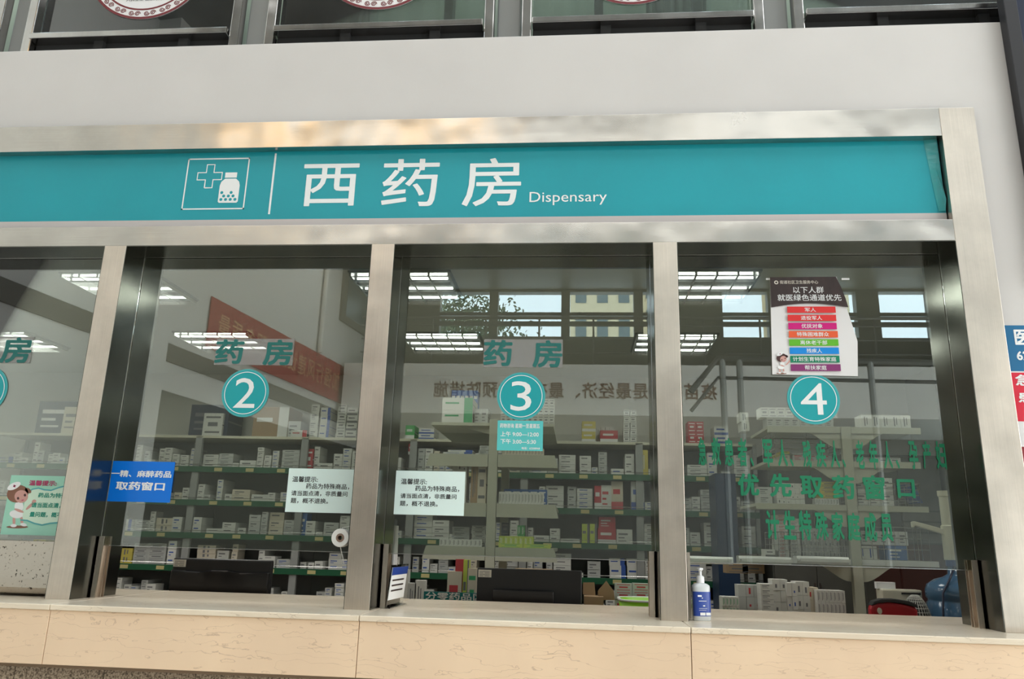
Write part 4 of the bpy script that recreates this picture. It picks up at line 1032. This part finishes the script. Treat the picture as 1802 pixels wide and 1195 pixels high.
stack(at(1446, 888, HY).x, HY + .02, z2 + .036, .10, .08, .022, 4, 'yellow', 'grey', 3, 'over the slim row, third bracketed shelf')
stack(at(1338, 888, HY).x, HY + .03, z2, .07, .1, .045, 2, 'grey', 'grey', 0, 'at the left of the third bracketed shelf')
row(at(1510, 892, HY).x, at(1600, 892, HY).x, HY + .02, z2, .065, .1, .075, 'white', 'grey', 0, 'right half of the third bracketed shelf', layers=2)
z3 = HL[3][0]
stack(at(1374, 980, HY).x, HY + .02, z3, .052, .15, .0185, 12, 'white', 'red', 0, 'in the leftmost wire basket pile')
stack(at(1395, 980, HY).x, HY + .02, z3, .052, .15, .0185, 11, 'white', 'grey', 0, 'in the second wire basket pile')
row(at(1416, 980, HY).x, at(1484, 980, HY).x, HY + .03, z3, .0185, .1, .052, 'grey', 'grey', 4, 'under film in the wire basket', layers=3, bulk=True)
box(at(1349, 980, HY).x, HY + .02, z3 - .0, .05, .1, .04, 'white', 'dark' if 0 else 'grey', 1, label='small white box alone at the left end of the lowest stand shelf')
row(at(1511, 984, HY).x, at(1566, 984, HY).x, HY + .02, z3, .052, .15, .07, 'white', 'blue', 4, 'beside the post on the lowest bracketed shelf')
row(at(1566, 984, HY).x, at(1636, 984, HY).x, HY + .02, z3, .10, .12, .075, 'blue', 'white', 0, 'low at the right, lowest bracketed shelf')
row(at(1524, 984, HY).x, at(1612, 984, HY).x, HY + .04, z3 + .077, .047, .12, .072, 'white', 'grey', 0, 'upper tier, right half of lowest bracketed shelf')
# wire baskets of the stand
def basket(name, x0, x1, y0, y1, z0, z1, nx, nz, label):
    b = empty(name, (0, 0, 0)); tag(b, label, 'basket'); mb = MB(); r = .0016
    for k in range(nz + 1):
        z = z0 + (z1 - z0) * k / nz; rr = .0028 if k == nz else r
        mb.tube([(x0, y0, z), (x1, y0, z)], rr, 4); mb.tube([(x0, y0, z), (x0, y1, z)], rr, 4); mb.tube([(x1, y0, z), (x1, y1, z)], rr, 4)
    mb.build('horizontal_wires', M['wire'], b); mb = MB()
    for k in range(nx + 1):
        xx = x0 + (x1 - x0) * k / nx; mb.tube([(xx, y0, z0), (xx, y0, z1)], r, 4)
    for k in range(4):
        yy = y0 + (y1 - y0) * k / 3; mb.tube([(x0, yy, z0), (x0, yy, z1)], r, 4); mb.tube([(x1, yy, z0), (x1, yy, z1)], r, 4)
    mb.build('vertical_wires', M['wire'], b)
basket('wire_basket', at(1374, 984, HY).x - .006, bx0 - .008, HY + .006, HY + .3, z3, z3 + .13, 22, 4, 'wire basket full of box piles left of the middle post, lowest stand shelf')
basket('wire_basket', bx1 + .01, at(1636, 984, HY).x + .01, HY + .008, HY + .3, z3, z3 + .17, 6, 3, 'wire basket around blue boxes right of the middle post, lowest stand shelf')
basket('wire_basket', bx1 + .015, at(1622, 890, HY).x, HY + .008, HY + .3, z2, z2 + .12, 5, 4, 'wire basket right of the middle post, third stand shelf')
basket('wire_basket', at(1366, 811, HY).x, bx0 - .01, HY + .01, HY + .3, z1, z1 + .16, 2, 5, 'thin wire basket left of the middle post, second stand shelf')

# ---- service desk behind the ledge
dk = empty('service_desk'); tag(dk, 'long work desk behind the marble ledge inside the pharmacy', 'desk')
DZ = .96
MB().box(-6.2, 2.3, .66, 1.18, DZ - .03, DZ).build('worktop', M['wood'], dk); MB().box(-6.2, 2.3, .70, .72, 0, DZ - .03).build('front_board', M['wood'], dk)
MB().box(-6.2, -6.16, .72, 1.16, 0, DZ - .03).build('side_board', M['wood'], dk); MB().box(2.26, 2.3, .72, 1.16, 0, DZ - .03).build('side_board', M['wood'], dk)

# monitors seen from behind
MY = .86
def monitor(u0, u1, vt, label, kindn):
    a = at(u0, vt, MY); b = at(u1, vt, MY); W = b.x - a.x; zt_ = (a.z + b.z) / 2; H = .30 if kindn else .29
    m = empty('monitor', (a.x, MY, DZ)); tag(m, label, 'monitor'); ZT_ = zt_ - DZ; H = ZT_ - .03
    if kindn == 0:
        MB().box(0, W, .0, .028, ZT_ - H, ZT_).build('rear_shell', M['black_plastic'], m, bevel=.008)
        mb = MB(); mb.prism([(.004, ZT_ - .055), (W*.3, ZT_ - .062), (W*.42, ZT_ - .052), (W*.58, ZT_ - .052), (W*.7, ZT_ - .062), (W - .004, ZT_ - .055), (W - .004, ZT_ - H + .01), (.004, ZT_ - H + .01)], 'y', -.022, .004); mb.build('rear_bulge', M['black_gloss'], m, bevel=.008)
    else:
        MB().box(0, W, .0, .03, ZT_ - H, ZT_).build('rear_shell', M['black_plastic'], m, bevel=.004)
        MB().box(W*.16, W*.74, -.028, .002, ZT_ - H + .06, ZT_ - .095).build('rear_bulge', M['black_gloss'], m, bevel=.006)
    MB().box(.008, W - .008, .028, .031, ZT_ - H + .01, ZT_ - .01).build('screen', M['navy'], m)
    MB().box(W/2 - .03, W/2 + .03, .005, .03, .0, ZT_ - H + .01).build('stand', M['black_plastic'], m)
    MB().prism(disc_pts(W/2, .04, .10, 24, .05), 'z', 0, .012).build('base', M['black_plastic'], m)
    l = MB().box(.006, .070, -.004, -.0002, ZT_ - .043, ZT_ - .008).build('sticker', M['tagpaper'], m)
    mb = MB()
    for k in range(4): mb.box(.012, .03 + .01 * (k % 2), -.0048, -.004, ZT_ - .038 + k * .007, ZT_ - .036 + k * .007); mb.box(.038, .062, -.0048, -.004, ZT_ - .038 + k * .007, ZT_ - .036 + k * .007)
    mb.build('print_lines', M['pr_grey'], l)
monitor(305, 480, 984, 'black monitor seen from behind at window two, with a paper sticker', 0)
monitor(840, 1024, 1002, 'black monitor seen from behind at window three, with a paper sticker', 1)
# printer with pale labels behind the third window monitor
o = empty('label_printer', (0, 0, 0)); tag(o, 'brown topped device with white tabs behind the window three monitor', 'printer')
a = at(905, 990, 1.05).x; b = at(972, 990, 1.05).x
MB().box(a, b, 1.0, 1.14, DZ, DZ + .275).build('body', M['bx_brown'], o, bevel=.006)
for k in range(6): MB().box(a + .01 + k * .031, a + .034 + k * .031, .985, 1.0, DZ + .245, DZ + .262).build('tab', M['white'], o)

# teal desk sign
o = empty('desk_sign'); tag(o, 'teal sign with white characters standing left of the window three monitor', 'sign')
SY = 1.0; a = at(746, 1040, SY); b = at(846, 1040, SY)
MB().box(a.x, b.x, SY, SY + .012, DZ, a.z - .002).build('board', M['teal_sign'], o)
letter_px(o, '分零药品区', 749, 1041.5, 851, 1058, SY - .001, M['offwhite'], bold=.02)
# folded papers and boxes on desk left of window three monitor
for (u0, u1, v0, v1, Y, c, p, s, l) in ((703, 718, 1002, 1022, 1.12, 'white', 'grey', 0, 'white box at the left end of the desk in window three, upper'), (718, 731, 1026, 1052, 1.12, 'grey', 'grey', 4, 'grey box standing on the desk behind the acrylic stand'), (731, 747, 1021, 1052, 1.12, 'white', 'grey', 4, 'taller white box left of the teal sign'),
        (816, 824, 985, 1035, 1.14, 'lime', 'yellow' if 0 else 'grey', 2, 'tall lime box left of the window three monitor'), (824, 838, 1000, 1032, 1.13, 'cream', 'green', 3, 'cream box with green print touching the window three monitor'), (788, 812, 1005, 1036, 1.14, 'cream', 'red', 1, 'cream box with scalloped print above the teal sign'), (802, 816, 984, 998, 1.15, 'red', 'white', 1, 'small red box behind the lime box')):
    a = at(u0, v0, Y); b = at(u1, v1, Y); box(a.x, Y, DZ, b.x - a.x, .05, a.z - DZ, c, p, s, label=l)
# cardboard left of basket
o = empty('open_carton'); tag(o, 'open brown cardboard carton right of the window three monitor', 'carton')
a = at(1028, 1050, 1.05).x; b = at(1062, 1050, 1.05).x
MB().box(a, b, 1.05, 1.16, DZ, at(1040, 1050, 1.05).z).build('body', M['carton'], o)
mb = MB(); p = [at(1026, 1046, 1.1), at(1048, 1048, 1.1), at(1046, 1025, 1.1), at(1026, 1025, 1.1)]; mb.prism([(q.x, q.z) for q in p], 'y', 1.1, 1.104); mb.build('flap', M['carton'], o)
mb = MB(); p = [at(1052, 1056, 1.12), at(1082, 1056, 1.12), at(1080, 1040, 1.12), at(1067, 1022, 1.12), at(1052, 1040, 1.12)]; mb.prism([(q.x, q.z) for q in p], 'y', 1.12, 1.124); mb.build('flap', M['carton'], o)
for q in range(2):
    for k in range(2):
        a = at(1082 + 31 * k, 1050 - q * 14, 1.14); box(a.x, 1.14, a.z - .012, .088, .03, .040, 'grey', 'red', 3, label='grey box with red edge behind the lime basket, %s %s' % (('lower', 'upper')[q], ('left', 'right')[k]), group='grey boxes behind the lime basket')
for k in range(2):
    a = at(1082 + 31 * k, 1050, 1.14); box(a.x, 1.142, DZ, .088, .03, a.z - .0125 - DZ, 'grey', 'red', 3, label='grey carton under the red edged boxes behind the lime basket, %s' % ('left', 'right')[k], group='cartons behind the lime basket')
# lime basket
o = empty('lime_basket'); tag(o, 'lime green plastic basket with pale rim behind the steel post', 'basket')
a = at(1086, 1050, .95).x; b = at(1222, 1050, .95).x; zr = at(1110, 1052, .95).z; cxx = (a + b) / 2; rx = (b - a) / 2; cy = .93
def rr_(sx, sy, n=40, e=.55): return [(math.copysign(abs(math.cos(2*PI*k/n))**e, math.cos(2*PI*k/n)) * sx, math.copysign(abs(math.sin(2*PI*k/n))**e, math.sin(2*PI*k/n)) * sy) for k in range(n)]
def loft(rings, m, name, parent, smooth=True):
    mb = MB(); n = len(rings[0])
    for R_ in rings: mb.v += R_
    for i in range(len(rings) - 1):
        for k in range(n): j = (k + 1) % n; mb.f.append((i*n+k, i*n+j, (i+1)*n+j, (i+1)*n+k)); mb.m.append(0)
    return mb.build(name, m, parent, smooth=smooth)
def rg(sx, sy, z): return [(cxx + p[0], cy + p[1], z) for p in rr_(sx, sy)]
loft([rg(rx*.01, .001, DZ + .002), rg(rx * .85, .13, DZ + .002), rg(rx * .97, .155, zr - .004), rg(rx*.93, .147, zr - .004), rg(rx * .82, .125, DZ + .008), rg(rx*.01, .001, DZ + .008)], M['lime'], 'tub', o)
loft([rg(rx * .97, .155, zr - .010), rg(rx * 1.0, .162, zr - .006), rg(rx * 1.0, .162, zr), rg(rx * .94, .148, zr), rg(rx*.94, .148, zr - .008)], M['offwhite'], 'rim', o)

# acrylic sign stand beside post two
o = empty('acrylic_stand'); tag(o, 'clear acrylic stand with a small printed card beside the second post', 'sign stand')
pA = Vector((at(679, 1060, .10).x, .09, Z0)); pB = Vector((at(706, 1045, .30).x, .33, Z0)); dd = (pB - pA); Ln = dd.length; dd.normalize(); nn_ = Vector((dd.y, -dd.x, 0))
def card(name, m, s0, s1, z0, z1, off, th=.0025, lean=.10):
    mb = MB(); P = []
    for s, z in ((s0, z0), (s1, z0), (s1, z1), (s0, z1)):
        for o_ in (0, th): pass
    c = [pA + dd * s - nn_ * (off + z * lean * -1) + Vector((0, 0, z)) for s, z in ((s0, z0), (s1, z0), (s1, z1), (s0, z1))]
    e = [q + nn_ * th for q in c]; mb.v = [tuple(q) for q in c + e]; mb.f = [(0, 1, 2, 3), (7, 6, 5, 4), (0, 4, 5, 1), (1, 5, 6, 2), (2, 6, 7, 3), (3, 7, 4, 0)]; mb.m = [0] * 6
    return mb.build(name, m, o)
card('holder', M['acrylic'], 0, Ln, .004, .165, 0)
card('card', M['white'], .01, Ln - .01, .03, .155, -.0028, .001)
card('card_band', M['label_blue'], .01, Ln - .01, .125, .155, -.0048, .0005)
for k in range(3): card('card_text', M['brown_print'], .03, Ln - .05, .102 - k * .02, .108 - k * .02, -.0048, .0005)
mb = MB(); c = [pA - nn_ * -.02, pA + dd * Ln - nn_ * -.02, pA + dd * Ln - nn_ * .02, pA - nn_ * .02]; mb.prism([(q.x, q.y) for q in c], 'z', Z0 + .0003, Z0 + .004); mb.build('foot', M['acrylic'], o)
# white rolled sheet behind it
mb = MB(); a = at(690, 925, .36); mb.tube([(a.x + .0, .40, Z0), (a.x + .005, .39, a.z)], [.028, .017], 14); tag(mb.build('rolled_paper', M['poster_white']), 'tall rolled white sheet standing behind the acrylic stand', 'paper')

# paper roll hanging on a wire in window two
o = empty('paper_roll'); c = at(601, 946.5, .085); o.location = (c.x, .085, c.z); tag(o, 'white paper roll hanging on a string beside the second post', 'roll')
mb = MB(); mb.lathe([(.017, -.02), (.034, -.02), (.036, -.018), (.036, .018), (.034, .02), (.017, .02), (.017, -.02)], (0, 0, 0), 32, axis='y'); mb.build('paper', M['roll'], o, smooth=False)
mb = MB(); mb.lathe([(.009, -.021), (.0168, -.021), (.0168, .021), (.009, .021), (.009, -.021)], (0, 0, 0), 24, axis='y'); mb.build('core', M['core'], o)
mb = MB(); mb.tube([(.0, -.005, -.034), (.004, -.004, -.05), (.012, 0, -.075), (.018, .0, -.10)], .0018, 6); mb.tube([(0, 0, .01), (0, .0, .04), (.05, .0, .05), (.10, .0, .05)], .001, 5); mb.build('string', M['roll'], o)

# sanitizer bottle on the ledge
o = empty('sanitizer_bottle', (.150, .0, Z0), 0.25); o.location = (.1555, .055, Z0); tag(o, 'hand sanitizer pump bottle with blue label on the ledge by the third post', 'bottle')
def ov(sx, sy, z): return [(p[0], p[1], z) for p in rr_(sx, sy, 36, .72)]
loft([ov(.001, .001, 0), ov(.031, .019, 0), ov(.0345, .0215, .004), ov(.0345, .0215, .118), ov(.033, .020, .126), ov(.024, .016, .132), ov(.014, .012, .1345), ov(.013, .012, .137)], M['sanit'], 'body', o)
lb = MB(); n = 16; rings = []
P = rr_(.0349, .0219, 72, .72)
idx = [k for k in range(72) if P[k][1] < -.004]
for k in idx[:-1]:
    a, b = P[k], P[k + 1]; lb.poly([(a[0], a[1], .017), (b[0], b[1], .017), (b[0], b[1], .104), (a[0], a[1], .104)])
l_ = lb.build('label', M['label_blue'], o)
mb = MB()
for q in ((-.022, -.006, .086, .092), (-.006, -.002, .080, .083), (-.018, .012, .070, .072), (-.002, .006, .052, .056), (-.018, .014, .044, .045), (-.018, .01, .038, .039), (-.014, .006, .020, .030), (.009, .027, .020, .030)):
    mb.poly([(q[0], -.0226, q[2]), (q[1], -.0226, q[2]), (q[1], -.0226, q[3]), (q[0], -.0226, q[3])])
mb.build('label_print', M['white'], l_)
mb = MB(); mb.lathe([(.001, .135), (.0148, .135), (.0148, .150), (.0148, .156), (.011, .160), (.006, .162), (.0052, .178), (.009, .180), (.012, .186), (.011, .189), (.001, .190)], (0, 0, 0), 24); pm = mb.build('pump', M['whiteplastic'], o)
mb = MB(); mb.tube([(.002, 0, .185), (-.006, -.012, .185), (-.010, -.020, .180)], [.0055, .005, .004], 10); mb.build('nozzle', M['whiteplastic'], pm)

# water jug with pump at the right of window four
JY = 1.0; cxj = at(1684, 1050, JY).x; o = empty('water_jug', (cxj, JY, 0)); tag(o, 'large translucent blue water jug inside the right end of window four', 'jug')
zj = at(1684, 1018, JY).z
mb = MB(); mb.lathe([(.001, DZ), (.128, DZ), (.135, DZ + .012), (.135, zj - .115), (.128, zj - .108), (.128, zj - .098), (.135, zj - .090), (.135, zj - .055), (.125, zj - .03), (.09, zj - .006), (.05, zj + .006), (.030, zj + .02), (.028, zj + .055), (.001, zj + .055)], (0, 0, 0), 40); mb.build('body', M['jug'], o, smooth=True)
mb = MB(); mb.lathe([(.001, zj + .055), (.033, zj + .055), (.033, zj + .085), (.001, zj + .085)], (0, 0, 0), 24); mb.build('cap', M['jugblue'], o, smooth=False)
pz = zj + .085
p_ = empty('water_pump', (cxj - .01, JY, 0)); tag(p_, 'pale dispensing pump with long spout standing on the blue water jug', 'pump')
mb = MB(); mb.lathe([(.001, pz), (.028, pz), (.028, pz + .16), (.022, pz + .165), (.022, pz + .30), (.027, pz + .305), (.027, pz + .33), (.001, pz + .33)], (0, 0, 0), 20); mb.build('cylinder', M['cream'], p_, smooth=False)
mb = MB(); mb.prism([(-.02, pz + .12), (-.02, pz + .145), (-.155, pz + .180), (-.165, pz + .176), (-.165, pz + .150), (-.158, pz + .150), (-.155, pz + .160)], 'y', -.014, .014); mb.build('spout', M['cream'], p_, bevel=.003)
mb = MB(); mb.tube([(.0, -.03, pz - .03), (-.05, -.09, pz - .08), (-.10, -.11, pz - .15), (-.115, -.115, pz - .28), (-.115, -.115, DZ + .01)], .005, 8); mb.build('hose', M['navy'], p_, smooth=True)

# red and black bag with a netted cushion and a cream machine
o = empty('red_bag'); tag(o, 'red bag with black top and oval eyelet inside window four', 'bag')
BY = .84
def pz_(u, v, y): q = at(u, v, y); return (q.x, q.z)
top = [(1532, 1072), (1534, 1064), (1545, 1060), (1565, 1059), (1590, 1063), (1612, 1068), (1616, 1075)]
P = [pz_(u, v, BY) for u, v in top]; P = P + [(P[-1][0], DZ), (P[0][0], DZ)]
MB().prism(P[::-1], 'y', BY, BY + .045).build('body', M['redbag'], o, bevel=.012)
top2 = [(1533, 1066), (1538, 1058), (1552, 1054), (1575, 1054), (1600, 1058), (1615, 1065), (1613, 1069), (1590, 1063), (1565, 1060), (1545, 1062)]
MB().prism([pz_(u, v, BY) for u, v in top2], 'y', BY - .006, BY + .05).build('black_top', M['blackcloth'], o, bevel=.004)
c = pz_(1547, 1075, BY); MB().prism(disc_pts(c[0], c[1], .009, 20, .014), 'y', BY - .012, BY - .001).build('eyelet', M['cream'], o)
o = empty('netted_cushion'); tag(o, 'black cushion under a pale net between red bag and water jug', 'cushion')
NY = .98; c = at(1612, 1075, NY); rx_, rz_ = .072, at(1612, 1047, NY).z - DZ
prof = []
mb = MB(); nseg = 14
def dome(u, v): return Vector((c.x + rx_ * math.cos(u) * math.cos(v), NY + .09 * math.sin(u) * math.cos(v), DZ + .001 + rz_ * math.sin(v)))
for i in range(24):
    for j in range(8):
        u0, u1 = 2*PI*i/24, 2*PI*(i+1)/24; v0, v1 = PI/2*j/8, PI/2*(j+1)/8; mb.poly([dome(u0, v0), dome(u1, v0), dome(u1, v1), dome(u0, v1)])
mb.build('cushion', M['blackcloth'], o, smooth=True)
mb = MB()
for j in range(1, 13): v = PI/2*j/14; mb.tube([dome(2*PI*i/32, v) * 1.0 + Vector((0, 0, .002)) for i in range(33)], .0013, 4, caps=False)
for i in range(28): u = 2*PI*i/28; mb.tube([dome(u, PI/2*j/10) + Vector((0, 0, .002)) for j in range(10)], .0013, 4, caps=False)
tag(mb.build('net', M['mesh_white'], o), kind='stuff')
o = empty('cream_machine'); tag(o, 'cream coloured office machine behind the red bag', 'machine')
a = at(1547, 1036, 1.12); b = at(1618, 1036, 1.12)
MB().box(a.x, b.x, 1.09, 1.17, DZ, a.z).build('casing', M['cream'], o, bevel=.008); MB().box(b.x - .10, b.x - .01, 1.087, 1.0895, a.z - .022, a.z - .014).build('slot', M['dark'], o)
mb = MB().box(a.x - .01, a.x + .08, 1.12, 1.15, a.z, a.z + .032); mb.build('paper_tray', M['white'], o)
# piles of boxes on the desk left of the middle post of window four
DY = 1.04
def desk(u0, u1, v0, v1, Y, nx, nz, color, pr, style, where, bulk=False):
    a = at(u0, v1, Y); b = at(u1, v0, Y); w_ = (b.x - a.x) / nx; zz = DZ; h = (b.z - DZ) / nz
    row(a.x, b.x + .0005, Y, zz, w_ - .001, .09, h, color, pr, style, where, layers=nz, bulk=bulk)
desk(1341, 1361, 1028, 1075, .96, 1, 10, 'white', 'grey', 0, 'in the single desk pile, window four')
desk(1362, 1386, 1020, 1075, 1.0, 2, 5, 'white', 'grey', 4, 'in the film wrapped desk bundle', bulk=True)
desk(1387, 1402, 1026, 1075, .98, 2, 4, 'white', 'blue', 4, 'in the blue striped desk bundle', bulk=True)
desk(1403, 1424, 1024, 1075, 1.0, 2, 4, 'white', 'grey', 3, 'beside the blue striped bundle', bulk=True)
desk(1440, 1487, 1040, 1075, .95, 7, 4, 'white', 'grey', 4, 'in the wide desk block, window four')
desk(1424, 1440, 1034, 1075, 1.0, 2, 4, 'cream', 'red', 0, 'left of the wide desk block', bulk=True)
desk(1272, 1301, 1051, 1075, 1.0, 5, 4, 'white', 'green', 4, 'in the low block near the sanitizer')
desk(1301, 1340, 1030, 1075, 1.05, 3, 4, 'grey', 'red', 3, 'dim behind the single desk pile', bulk=True)
for k, (u0, u1) in enumerate(((1300, 1330), (1331, 1362))):
    a = at(u0, 1013, 1.16); box(a.x, 1.5, a.z - .0, .12, .1, .05, 'brown', 'grey', 3, label='film wrapped golden pack behind the desk heap, %s' % ('left', 'right')[k], group='golden packs behind the desk heap')
# tall dark cabinets filling the right end of the back wall
for k in range(2):
    o = empty('tall_cabinet'); tag(o, 'tall dark grey cabinet at the right end of the back wall, %s' % ('next to the racks' if k == 0 else 'in the far corner'), 'cabinet', 'dark cabinets on the back wall')
    xa = 1.22 + k * .68; zt_ = at(1560, 800, 3.4).z
    MB().box(xa, xa + .66, 3.42, 3.9, 0, zt_).build('carcass', M['darkwall'], o, bevel=.004)
    for q in range(2):
        d_ = MB().box(xa + .008 + q * .324, xa + .328 + q * .324, 3.40, 3.4195, .03, zt_ - .02).build('door', M['darkwall'], o, bevel=.003)
        MB().box(xa + .30 + q * .04, xa + .312 + q * .04, 3.385, 3.3995, 1.0, 1.12).build('handle', M['wire'], d_)
# cupboards and dim things at the right rear
o = empty('low_cupboard'); tag(o, 'dark red brown cupboard behind the blue water jug', 'cupboard')
MB().box(1.75, 2.55, 2.3, 2.75, 0, 1.42).build('carcass', M['redwood'], o)
for k in range(2): d_ = MB().box(1.76 + k * .395, 2.145 + k * .395, 2.28, 2.299, .02, 1.40).build('door', M['redwood'], o); MB().box(2.11 + k * .06, 2.12 + k * .06, 2.265, 2.28, .9, 1.02).build('handle', M['wire'], d_)
zbl = at(1660, 880, 2.0).z - .05
o = empty('dim_cabinet'); tag(o, 'dim grey cabinet standing on the dark red cupboard at the right', 'cabinet')
MB().box(1.8, 2.5, 2.32, 2.7, 1.4205, zbl).build('carcass', M['frame_dk'], o)
for k in range(3): MB().box(1.81, 2.49, 2.305, 2.32, 1.43 + k * (zbl - 1.43) / 3, 1.42 + (k + 1) * (zbl - 1.43) / 3).build('drawer_front', M['darkwall'], o)
o = empty('blue_reflection'); tag(o, 'tall dark blue locker built as a box before the racks, left in window four', 'reflection')
a = at(1258, 833, 3.1); b = at(1300, 960, 3.1)
MB().box(a.x, b.x, 3.1, 3.4, 0, a.z).build('carcass', M['reflection_blue'], o); MB().box(a.x + .006, b.x - .006, 3.088, 3.1, .02, a.z - .008).build('door', M['reflection_blue'], o)  # solid box modelled in place of a likely blue reflection
o = empty('folded_blinds'); tag(o, 'dark blue slanted folded panels at the right end of window four', 'panel')
for k in range(4):
    Y = 2.0; p = [at(1632 + 6*k, 845, Y), at(1637 + 6*k, 845, Y), at(1662 + 3*k, 880, Y), at(1657 + 3*k, 880, Y)]; MB().prism([(q.x, q.z) for q in p], 'y', Y + .35 + .01 * k, Y + .5).build('panel', M['jugblue'], o)
print('single boxes', SING[0])
